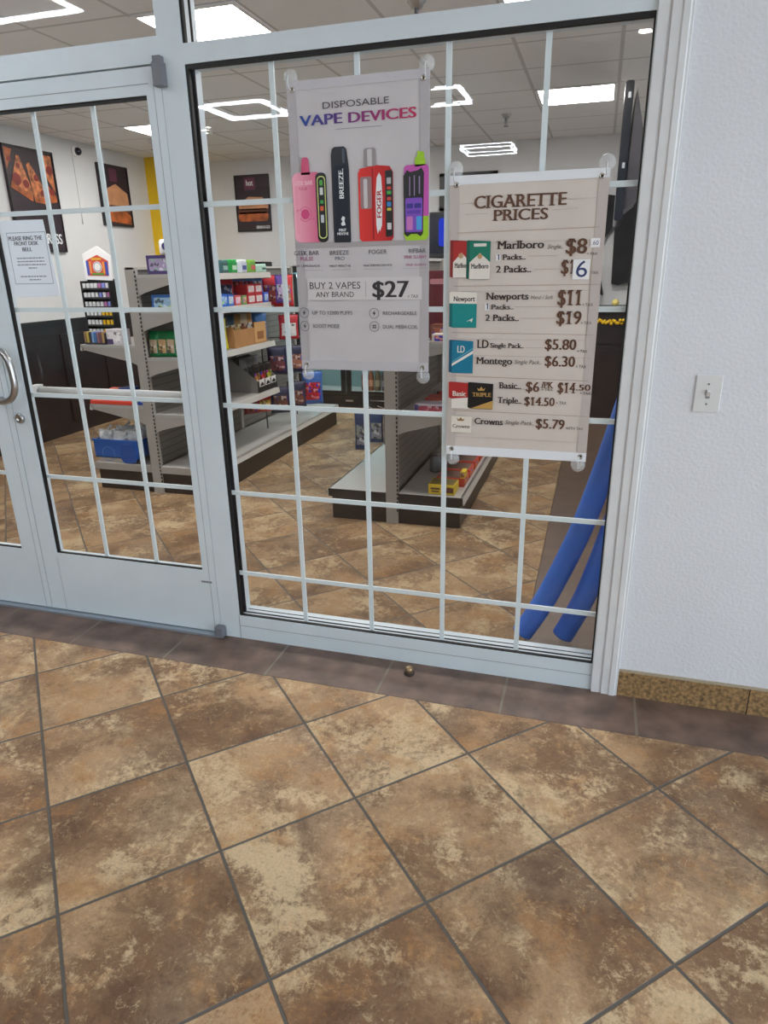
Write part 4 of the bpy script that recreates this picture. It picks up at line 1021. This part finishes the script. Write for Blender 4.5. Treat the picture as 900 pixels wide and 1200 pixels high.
for k, (x, y, r) in enumerate(((-3.08,1.78,.3),(-2.97,1.76,-.2),(-2.87,1.79,.1),(-3.03,1.92,.5),(-2.90,1.95,-.4))):
    q = thing('clear_bag', ('crumpled clear bag heaped in the blue bin, at its left front','crumpled clear bag in the middle front of the blue bin','crumpled clear bag at the right front of the blue bin','crumpled clear bag at the left back of the blue bin','crumpled clear bag at the right back of the blue bin')[k], 'bag', (x, y, .30), 'clear bags in the blue bin', r)
    b = pouch(.14, .125, .09); 
    for v in b.verts: v.co += Vector((R_.uniform(-.007,.007), R_.uniform(-.007,.007), R_.uniform(-.008,.008)))
    obj('film', b, mat('crumpled clear film', (196,198,200), .18, var=.18, vscale=30), q, local=True)
    kn = nb(); tube(kn, [(0,0,.120),(.01,-.005,.138),(.03,-.01,.150)], [.012,.006,.012], 8); obj('knot', kn, mat('crumpled clear film', (196,198,200), .18, var=.18, vscale=30), q, local=True)
# right side, top shelf
Z = 1.477
carton('purple box on the top shelf beside the door stile', -2.545, -2.36, 1.73, 1.80, Z, Z+.115, (60,44,98), (150,136,170)); 
j = thing('white_pack', 'round white pack on top of the purple box by the door stile', 'pack', (-2.40, 1.765, Z+.115))
obj('body', lathe(nb(), [(.045,0),(.05,.01),(.05,.075),(.04,.09),(0,.09)], (-2.40,1.765,Z+.117), 'z', 18), WHITE, j); obj('print_disc', prism(nb(), circle(-2.385,Z+.165,.022,14), 'y', 1.7130, 1.7165), col((60,54,110)), j)
gap = 0
for k, (y, c, pn, hh, nm) in enumerate(((2.06,(64,88,160),(150,164,200),.088,'blue grey'),(2.20,(58,96,98),(150,180,176),.086,'dark teal'),(2.33,(40,150,72),(200,224,200),.09,'bright green'),(2.48,(196,200,216),(70,80,150),.09,'white and navy'),(2.62,(110,160,60),(206,86,96),.09,'green and red'),(2.80,(170,200,190),(40,90,80),.06,'short pale green'))):
    t = thing('gum_tub', nm + ' gum tub in the row on the top snack shelf', 'tub', (-2.30, y, Z), 'gum tubs on the top shelf')
    obj('tub', bbox_(-2.335, -2.265, y, y+.085, Z, Z+hh*.82, .006), col(c), t); obj('tub_label', bx(-2.3355, -2.2642, y+.012, y+.073, Z+.02, Z+hh*.55), col(pn), t); obj('lid', bbox_(-2.333, -2.267, y+.002, y+.083, Z+hh*.82, Z+hh, .004), col(tuple(min(255, int(v*1.25)) for v in c)), t)
# second shelf
Z = 1.252
carton('blue box on the second shelf seen through the right door', -2.535, -2.36, 1.72, 1.78, Z, Z+.10, (44,104,178), (150,186,216))
for k, (y, y2, c, pn, hh, nm) in enumerate(((2.02,2.13,(60,180,180),(150,216,214),.085,'turquoise'),(2.15,2.24,(40,104,206),(130,170,232),.085,'royal blue'),(2.25,2.33,(60,120,214),(190,206,236),.08,'mid blue'),(2.35,2.44,(214,90,100),(240,190,196),.07,'pink'),(2.46,2.53,(110,160,90),(200,160,110),.065,'olive green'),(2.82,2.90,(60,96,206),(160,176,226),.075,'cobalt blue'))):
    carton(nm + ' candy box in the row on the second snack shelf', -2.36, -2.27, y, y2, Z, Z+hh, c, pn, 'x', 'candy boxes on the second shelf')
for i in range(2):
    for k in range(2):
        carton(('lower','upper')[i] + (' near',' far')[k] + ' white box with red edges in the stack on the second shelf', -2.37, -2.27, 2.55+k*.125, 2.668+k*.125, Z+i*.072, Z+i*.072+.07, (196,52,60), (226,212,204), 'x', 'red edged white boxes')
for k, (y, c, pn, nm) in enumerate(((2.30,(206,40,60),(40,44,70),'red topped'),(2.46,(196,44,66),(60,70,120),'crimson'),(2.60,(90,110,180),(206,60,70),'blue and red'),(2.72,(70,140,214),(180,60,80),'sky blue'),(2.83,(60,130,206),(210,216,230),'blue and silver'))):
    bag(nm + ' candy pouch hanging under the top snack shelf', -2.42+.02*k, y, Z+.06-(.02 if k < 2 else 0), .12, .15, .03, c, pn, .9, 'pouches hanging under the top shelf', True)
# third shelf
Z = .952
for k in range(5):
    bag(('green chip bag nearest the gondola end, third shelf','second green chip bag from the gondola end','third green chip bag from the gondola end','fourth green chip bag from the gondola end, partly behind the door stile','fifth green chip bag, behind the door stile')[k], -2.585+k*.058, 1.755+.012*k, Z, .085, .165, .045, ((14,122,66),(12,112,60),(20,130,70),(84,150,60),(60,140,60))[k], ((190,170,140),(200,160,110),(206,180,150),(214,150,100),(190,170,140))[k], .15*(k % 2)-.05, 'green chip bags on the third shelf', tilt=-.12)
bag('yellow snack bag leaning on the third shelf beside the brown carton', -2.36, 2.16, Z, .20, .22, .07, (206,196,40), (120,130,50), .7, tilt=-.2); bag('white and black snack bag at the foot of the yellow bag', -2.30, 2.09, Z, .12, .10, .05, (190,190,194), (50,50,58), .7)
ct = thing('cardboard_tray', 'brown cardboard tray of snack bags on the third shelf', 'cardboard box', (-2.4, 2.55, Z))
KRAFT = mat('kraft cardboard', (176,128,80), .75, var=.1, vscale=14); tb = nb()
for a in ((-2.52,-2.515,2.30,2.82,Z,Z+.16),(-2.28,-2.275,2.30,2.82,Z,Z+.125),(-2.515,-2.28,2.30,2.305,Z,Z+.15),(-2.515,-2.28,2.815,2.82,Z,Z+.15),(-2.515,-2.28,2.305,2.815,Z,Z+.004)): box(tb, *a)
obj('tray', tb, KRAFT, ct); obj('flap', bx(-2.2752, -2.2735, 2.62, 2.81, Z+.01, Z+.16), mat('pale kraft', (206,160,104), .75), ct); obj('print', bx(-2.2736, -2.2728, 2.66, 2.77, Z+.03, Z+.09), mat('kraft print', (150,100,60), .8), ct)
for k, (y, c, pn, nm) in enumerate(((2.37,(40,50,80),(90,110,150),'navy'),(2.47,(36,70,96),(160,150,90),'petrol blue'),(2.57,(150,116,60),(206,180,110),'mustard'),(2.67,(206,190,160),(150,90,50),'cream'),(2.752,(196,150,90),(236,230,220),'tan and white'))):
    bag(nm + ' snack bag standing in the brown cardboard tray', -2.41, y, Z+.01, .11, .21, .06, c, pn, 1.1, 'snack bags in the cardboard tray')
bag('blue and silver snack bag beyond the cardboard tray on the third shelf', -2.36, 2.88, Z+.012, .13, .20, .06, (60,120,190), (206,210,216), .9)
# fourth shelf: black display tray
Z = .572
dt = thing('display_tray', 'black and white counter display tray of pouches on the fourth shelf', 'display box', (-2.4, 2.8, Z))
for yy in (2.60, 2.935): obj('side_wall', prism(nb(), [(-2.52,Z),(-2.27,Z),(-2.27,Z+.09),(-2.50,Z+.26),(-2.52,Z+.26)], 'y', yy, yy+.005), mat('display tray side', (126,124,122), .5), dt)
tb = nb(); box(tb, -2.275, -2.268, 2.60, 2.94, Z, Z+.09); box(tb, -2.52, -2.27, 2.605, 2.935, Z, Z+.006); box(tb, -2.52, -2.515, 2.60, 2.94, Z, Z+.26); obj('tray', tb, BLACK, dt)
for k in range(3):
    y = 2.622+k*.105; obj('white_badge', bx(-2.2685, -2.2660, y, y+.085, Z+.045, Z+.10), WHITE, dt); obj('badge_print', prism(nb(), [(y+.008,Z+.05),(y+.076,Z+.05),(y+.07,Z+.066),(y+.045,Z+.080),(y+.02,Z+.07)], 'x', -2.266, -2.2652), BLACK, dt)
    for r_ in range(2):
        bag(('front','back')[r_] + (' left',' middle',' right')[k] + ' black jerky pouch in the display tray', -2.315-.11*r_, y+.042, Z+.012, .085, .20+.05*r_, .03, (34,32,34) if r_ == 0 else (120,120,124), ((196,130,60),(206,60,60),(190,190,60))[k] if r_ == 0 else ((60,58,60),(70,66,70),(206,80,140))[k], 1.35, 'jerky pouches in the display tray')
# fifth: red and yellow pack on the base deck
bag('red and yellow snack bag hanging under the fourth shelf', -2.33, 2.80, .385, .13, .14, .04, (186,44,40), (226,190,60), .9, None, True); bag('dark red snack bag hanging under the fourth shelf behind the red and yellow bag', -2.36, 2.62, .40, .13, .13, .04, (120,32,40), (150,60,50), .9, None, True)
# hanging bags in the second bay
NAVY = (34,38,72)
hang = [(-2.30,3.02,1.22,.17,.23,(206,44,54),(150,60,50),'red candy bag hanging high in the second bay, near the first upright'),(-2.28,3.20,1.20,.17,.25,(214,54,58),(196,150,110),'red candy bag hanging high in the second bay, beside the banner edge'),
 (-2.20,2.975,1.24,.08,.21,(100,70,170),(190,170,210),'narrow purple candy bag hanging high beside the red bags'),
 (-2.26,3.22,.93,.17,.20,(196,50,64),(230,230,234),'red and white snack bag hanging mid height in the second bay'),
 (-2.29,3.02,.66,.17,.23,NAVY,(120,60,70),'navy snack bag in the middle hanging row, nearer the shelves'),(-2.26,3.30,.64,.17,.23,NAVY,(170,110,90),'navy snack bag in the middle hanging row, nearer the banner'),
 (-2.27,2.985,.34,.17,.22,NAVY,(110,66,56),'navy snack bag in the lowest hanging row, nearest the shelf end'),(-2.25,3.28,.33,.17,.23,NAVY,(130,80,64),'second navy snack bag in the lowest hanging row'),
 (-2.24,3.62,.30,.20,.30,(60,110,190),(206,40,56),'blue and red snack bag hanging last in the lowest row, below the banner corner')]
for x, y, z, w_, h_, c, pn, lb in hang:
    bag(lb, x, y, z, w_, h_, .05, c, pn, .55, 'snack bags hanging on the left gondola', True)
rr = nb()
for x, y in ((-2.40,2.965),(-2.40,3.60)): box(rr, x-.006, x+.006, y, y+.008, .19, 1.47)
for z in (.57,.90,1.16,1.45): box(rr, -2.634, -2.394, 2.965, 2.973, z, z+.01); box(rr, -2.634, -2.394, 3.60, 3.608, z, z+.01); box(rr, -2.406, -2.394, 2.965, 3.9, z, z+.008)
obj('hanging_rail', rr, GREYMET, gl_)

# right gondola goods
Z = .692
t = carton('candy bar box with wavy red print on the middle shelf between the banners', -.72, -.525, 1.535, 1.66, Z, Z+.05, (186,176,190), (150,60,90)); obj('end_panel', bx(-.7215, -.70, 1.534, 1.661, Z+.003, Z+.047), col((60,44,110)), t)
lettering('BabyRuth', -.69, -.54, Z+.025, .028, mat('print candy red', (178,38,66), .5), t, 1.5336, 'b')
carton('flat red candy box behind the candy bar box', -.70, -.50, 1.70, 1.86, Z, Z+.055, (170,60,46), (206,120,90)); carton('grey white candy box stacked behind on the middle shelf', -.69, -.50, 1.90, 2.05, Z, Z+.08, (150,140,136), (196,70,60))
Z = 1.092
carton('white and red gum carton on the upper shelf between the banners', -.62, -.47, 1.53, 1.62, Z, Z+.045, (206,196,190), (176,50,50)); carton('brown candy box behind the white and red gum carton', -.66, -.50, 1.66, 1.80, Z, Z+.085, (128,74,58), (170,96,70)); carton('dull red candy box farther back on the upper shelf', -.66, -.50, 1.86, 2.02, Z, Z+.11, (150,56,48), (96,60,54))
mp = carton('maroon carton hanging under the top of the gondola between the banners', -.80, -.50, 1.78, 1.86, Z+.0, 1.47, (96,28,38), None)
lettering('HOTS', -.66, -.56, 1.42, .045, mat('print dusty rose', (196,130,136), .5), mp, 1.7785, 'b') if False else None
obj('pale_print', prism(nb(), rrect(-.69,-.56,1.395,1.425,.01), 'y', 1.7785, 1.7805), col((176,120,126)), mp)
Z = .202
t = carton('yellow candy box at the near end of the low right deck', -.635, -.475, 1.525, 1.66, Z, Z+.062, (214,186,40), None); 
obj('brown_print', prism(nb(), [(-.54,Z+.012),(-.482,Z+.014),(-.482,Z+.045),(-.52,Z+.05)], 'y', 1.5236, 1.5256), col((96,56,40)), t); obj('dark_print', bx(-.62,-.565,1.5236,1.5256,Z+.03,Z+.042), col((80,60,40)), t); obj('dark_print', bx(-.615,-.57,1.5236,1.5256,Z+.014,Z+.024), col((90,64,40)), t); obj('open_top', bx(-.628,-.482,1.532,1.653,Z+.0605,Z+.0628), col((120,104,52)), t)
carton('small yellow box on the red candy boxes of the low right deck', -.475, -.445, 1.70, 1.78, Z+.056, Z+.10, (220,190,50), (150,90,50))
for k in range(4):
    y = 1.70+k*.20
    t = carton(('open red candy box just behind the yellow box on the low deck','second open red candy box on the low right deck','third open red candy box on the low right deck','farthest open red candy box on the low right deck')[k], -.625, -.45, y, y+.17, Z, Z+.055, (196,56,38), (214,110,50), 'x', 'open red candy boxes on the low deck'); obj('contents', bx(-.615,-.46,y+.012,y+.158,Z+.053,Z+.0575), col((112,84,76)), t)
jar = thing('clear_jar', 'small grey jar on the low right deck beside the grid bar', 'jar', (-.70, 2.02, Z)); obj('jar', lathe(nb(), [(.04,0),(.042,.01),(.042,.09),(.03,.105),(.03,.11)], (-.70,2.02,Z), 'z', 18), mat('grey jar', (110,116,124), .25), jar); obj('lid', lathe(nb(), [(.033,.108),(.033,.125),(0,.127)], (-.70,2.02,Z), 'z', 18), GREYMET, jar)
# hanging blue packs left of the right gondola
wr = nb()
tube(wr, [(-.873,2.2,.545),(-1.33,2.2,.545)], .004, 8); tube(wr, [(-.873,2.32,.60),(-1.25,2.32,.60)], .004, 8); box(wr, -.878,-.872,2.16,2.36,.5,.66)
for k in range(3): tube(wr, smooth_path([(-1.0-.09*k,2.2,.545),(-1.01-.09*k,2.16,.58),(-1.05-.09*k,2.14,.60)],4), .003, 6)
obj('wire_hook_rack', wr, CHROME, gr_, label='chrome wire hook rack')
for k, (x, h_, c, pn) in enumerate(((-1.275,.27,(40,62,104),(128,134,150)),(-1.165,.21,(44,70,116),(140,146,160)),(-1.06,.22,(34,52,90),(60,80,120)))):
    bag(('blue grey pack hanging leftmost on the chrome hook rack','blue grey pack in the middle of the chrome hook rack','dark blue pack hanging nearest the gondola upright')[k], x, 2.19, .54-h_, .10, h_, .03, c, pn, .1, 'packs on the chrome hook rack')

# ------------------------------------------------------------------ rear wall cooler and counter
ck = thing('display_cooler', 'black back bar cooler with teal lit glass doors along the rear wall', 'cooler', (-2.4, 5.2, 0))
b = nb()
box(b, -3.50, -3.46, 5.0, 5.48, 0, 1.53); box(b, -1.34, -1.30, 5.0, 5.48, 0, 1.53); box(b, -3.50, -1.30, 5.0, 5.48, 1.46, 1.53); box(b, -3.50, -1.30, 5.0, 5.48, 0, .15); box(b, -3.50, -1.30, 5.44, 5.48, .15, 1.46)
obj('cabinet', b, SATIN, ck)
obj('liner', bx(-3.46, -1.34, 5.40, 5.44, .15, 1.46), mat('teal cooler liner', (160,208,212), .5), ck)
obj('shelf', bx(-3.46, -1.34, 5.06, 5.40, .16, .175), mat('pale cooler shelf', (190,210,212), .4), ck); obj('shelf', bx(-3.46, -1.34, 5.06, 5.40, .62, .635), mat('pale cooler shelf', (190,210,212), .4), ck)
obj('inside_lamp', bx(-3.44, -1.36, 5.08, 5.12, 1.42, 1.45), emit('cooler lamp', (200,250,255), 20.0), ck)
for k in range(4):
    x0 = -3.45+k*.525; dd = nb()
    for a in ((x0,x0+.05,.155,1.455),(x0+.46,x0+.51,.155,1.455),(x0+.05,x0+.46,.155,.185),(x0+.05,x0+.46,1.41,1.455)): box(dd, a[0], a[1], 4.985, 5.02, a[2], a[3])
    o = obj('door', dd, SATIN, ck); obj('door_glass', bx(x0+.05, x0+.46, 5.0, 5.006, .185, 1.41), glass('cooler glass %d' % k, .04), o) if False else obj('door_glass', bx(x0+.05, x0+.46, 5.0, 5.006, .185, 1.41), G3, o)
obj('name_plate', bx(-2.42, -2.33, 4.996, 5.001, .065, .085), CHROME, ck); vg = nb()
for k in range(5): box(vg, -3.4, -2.6, 4.996, 5.001, .03+k*.02, .038+k*.02)
obj('vent_slots', vg, mat('vent', (8,8,9), .6), ck)
blk = thing('shelf_gadget', 'small black box on top of the dark cooler', 'box', (-3.46, 5.2, 1.53)); obj('body', bbox_(-3.49, -3.36, 5.08, 5.28, 1.53, 1.585, .004), BLACK, blk); obj('foot', bx(-3.48, -3.37, 5.075, 5.082, 1.535, 1.548), GREYMET, blk)
for k, (x, c) in enumerate(((-2.24,(130,52,40)),(-2.16,(120,70,40)),(-2.08,(90,84,60)),(-2.00,(60,60,70)),(-1.75,(40,60,120)),(-1.66,(60,70,120)))):
    t = thing('bottle', ('reddish','amber','olive','slate','navy','indigo')[k] + ' bottle standing inside the teal cooler', 'bottle', (x, 5.15, .175), 'bottles in the teal cooler')
    obj('glass', lathe(nb(), [(.031,0),(.033,.01),(.033,.16),(.026,.19),(.013,.22),(.012,.27),(0,.27)], (x,5.15,.175), 'z', 16), col(c), t); obj('cap', lathe(nb(), [(.0145,.262),(.0145,.285),(0,.287)], (x,5.15,.175), 'z', 12), GREYMET, t); obj('label_band', lathe(nb(), [(.0335,.05),(.0338,.052),(.0338,.12),(.0335,.122)], (x,5.15,.175), 'z', 16), col(tuple(min(255, v+70) for v in c)), t)
ctr = thing('back_counter', 'dark wood back counter under the black clothes at right', 'counter', (.15, 5.2, 0))
b = bx(-.75, .93, 5.0, 5.49, 0, 1.035)
obj('body', b, WAINS, ctr); obj('worktop', bbox_(-.77, .94, 4.97, 5.495, 1.035, 1.09, .004), BLACK, ctr)
for k in range(4):
    x = -.72+k*.41; dd = nb(); box(dd, x, x+.38, 4.985, 5.001, .12, .72); box(dd, x+.03, x+.35, 4.981, 4.986, .16, .68); obj('cabinet_door', dd, WAINS, ctr)
    obj('drawer', bx(x, x+.38, 4.985, 5.001, .75, .95), WAINS, ctr)
gy = thing('yellow_garland', 'bright yellow flower garland along the front edge of the dark counter', 'garland', (.36, 4.95, .95)); yb = nb(); YEL = mat('yellow petals', (232,190,20), .6)
for k in range(16):
    x = .26+k*.016; c = (x, 4.955+R_.uniform(-.01,.012), .955+R_.uniform(-.02,.02)); bmesh.ops.create_icosphere(yb, subdivisions=1, radius=.017, matrix=Matrix.Translation(c))
obj('flower_heads', yb, YEL, gy); obj('string', tube(nb(), [(.20,4.965,.985),(.3,4.96,.96),(.5,4.96,.955)], .004, 6), mat('green string', (60,90,40), .7), gy)
bl = thing('yellow_ball', 'pale yellow ball on the black counter top beside the casing', 'ball', (.415, 5.2, 1.09)); b = nb(); bmesh.ops.create_uvsphere(b, u_segments=20, v_segments=12, radius=.035, matrix=Matrix.Translation((.415,5.2,1.125)))
for f in b.faces: f.smooth = True
obj('ball', b, mat('pale yellow', (226,206,120), .5), bl); obj('nub', lathe(nb(), [(.006,1.157),(.004,1.165),(0,1.166)], (.415,5.2,0), 'z', 10), mat('pale yellow', (226,206,120), .5), bl)
# black clothes
CLO = mat('black cloth', (20,20,26), .85, var=.25, vscale=8, bump=.3, bscale=30)
st = thing('black_shirt', 'black shirt hanging on the rear wall beside the casing', 'shirt', (.55, 5.46, 1.3), None)
obj('body', prism(nb(), [(.36,1.30),(.42,1.285),(.52,1.31),(.62,1.285),(.74,1.30),(.75,1.80),(.74,2.10),(.63,2.17),(.55,2.14),(.47,2.17),(.36,2.11),(.345,1.80)], 'y', 5.42, 5.47), CLO, st)
obj('sleeve', prism(nb(), [(.37,2.12),(.37,1.90),(.25,1.72),(.19,1.55),(.155,1.62),(.19,1.90),(.24,2.14)], 'y', 5.425, 5.465), CLO, st); obj('sleeve', prism(nb(), [(.73,2.12),(.73,1.90),(.85,1.72),(.90,1.58),(.94,1.64),(.90,1.92)], 'y', 5.425, 5.465), CLO, st)
obj('hanger_hook', tube(nb(), [(.55,5.445,2.14),(.55,5.445,2.20),(.55,5.485,2.22)], .004, 8), CHROME, st)
bg_ = thing('black_pouch', 'black cloth bag with white print hanging on the rear wall under the shirt sleeve', 'bag', (.2, 5.39, 1.2))
obj('bag', prism(nb(), [(.10,1.24),(.29,1.19),(.28,1.25),(.22,1.48),(.17,1.60),(.10,1.62)], 'y', 5.37, 5.41), CLO, bg_); obj('white_print', prism(nb(), [(.175,1.36),(.205,1.36),(.20,1.42),(.18,1.42)], 'y', 5.3685, 5.3705), WHITE, bg_); obj('strap', tube(nb(), [(.12,5.39,1.60),(.14,5.41,1.70),(.17,5.39,1.59)], .005, 8), CLO, bg_)
tvt = thing('television', 'black flat television seen edge on above the clothes at right', 'television', (.36, 2.6, 2.0))
sl = nb()
A_ = (.296, 2.45); B_ = (.285, 3.25)
sl = prism(nb(), [(.302,2.50),(.352,2.50),(.356,3.30),(.306,3.30)], 'z', 1.74, 2.492)
bmesh.ops.bevel(sl, geom=list(sl.edges), offset=.006, segments=2, affect='EDGES'); obj('housing', sl, mat('glossy navy black', (24,30,42), .18), tvt)
obj('dark_wedge', prism(nb(), [(.35,1.80),(.43,1.86),(.43,2.22),(.37,2.46)], 'y', 2.54, 3.22), mat('dark grey wedge', (66,64,72), .4), tvt)  # dark block tapering to the right behind the housing
obj('wall_arm', bx(.43, .94, 2.85, 2.93, 1.98, 2.06), BLACK, tvt); obj('wall_plate', bx(.93, .948, 2.75, 3.03, 1.85, 2.19), BLACK, tvt)
lg = nb()
for z in (2.40, 2.03): box(lg, .322, .338, 2.4965, 2.5005, z, z+.03)
obj('glint', lg, mat('bright clip', (214,220,226), .2, metal=.6), tvt)  # bright highlights on the set's edge, put in as pale raised patches

# ------------------------------------------------------------------ blue foam tubes
FOAM = mat('blue foam', (54,110,206), .55, var=.06, vscale=12)
def noodle(pts, label):
    t = thing('foam_tube', label, 'foam tube', pts[0], 'blue foam tubes leaning inside the window')
    p = smooth_path(pts, 8); obj('tube', tube(nb(), p, .043, 20, cap=True), FOAM, t)
    d = (p[-1]-p[-2]).normalized(); obj('core_hole', tube(nb(), [p[-1]+d*.0005, p[-1]+d*.0012], .014, 14), mat('dark foam core', (14,34,80), .8), t)
noodle([(.062,.28,.043),(.115,.29,.14),(.17,.30,.26),(.265,.315,.52),(.35,.34,.84),(.42,.37,1.15),(.47,.40,1.40)], 'blue foam tube leaning left, nearer the shop door, behind the lower window panes')
noodle([(.225,.30,.043),(.270,.305,.15),(.315,.31,.28),(.385,.33,.55),(.45,.36,.85),(.50,.40,1.10)], 'shorter blue foam tube half hidden by the window casing')
# lobby daylight comes from the open side; the ring lights and partly added downlights above help
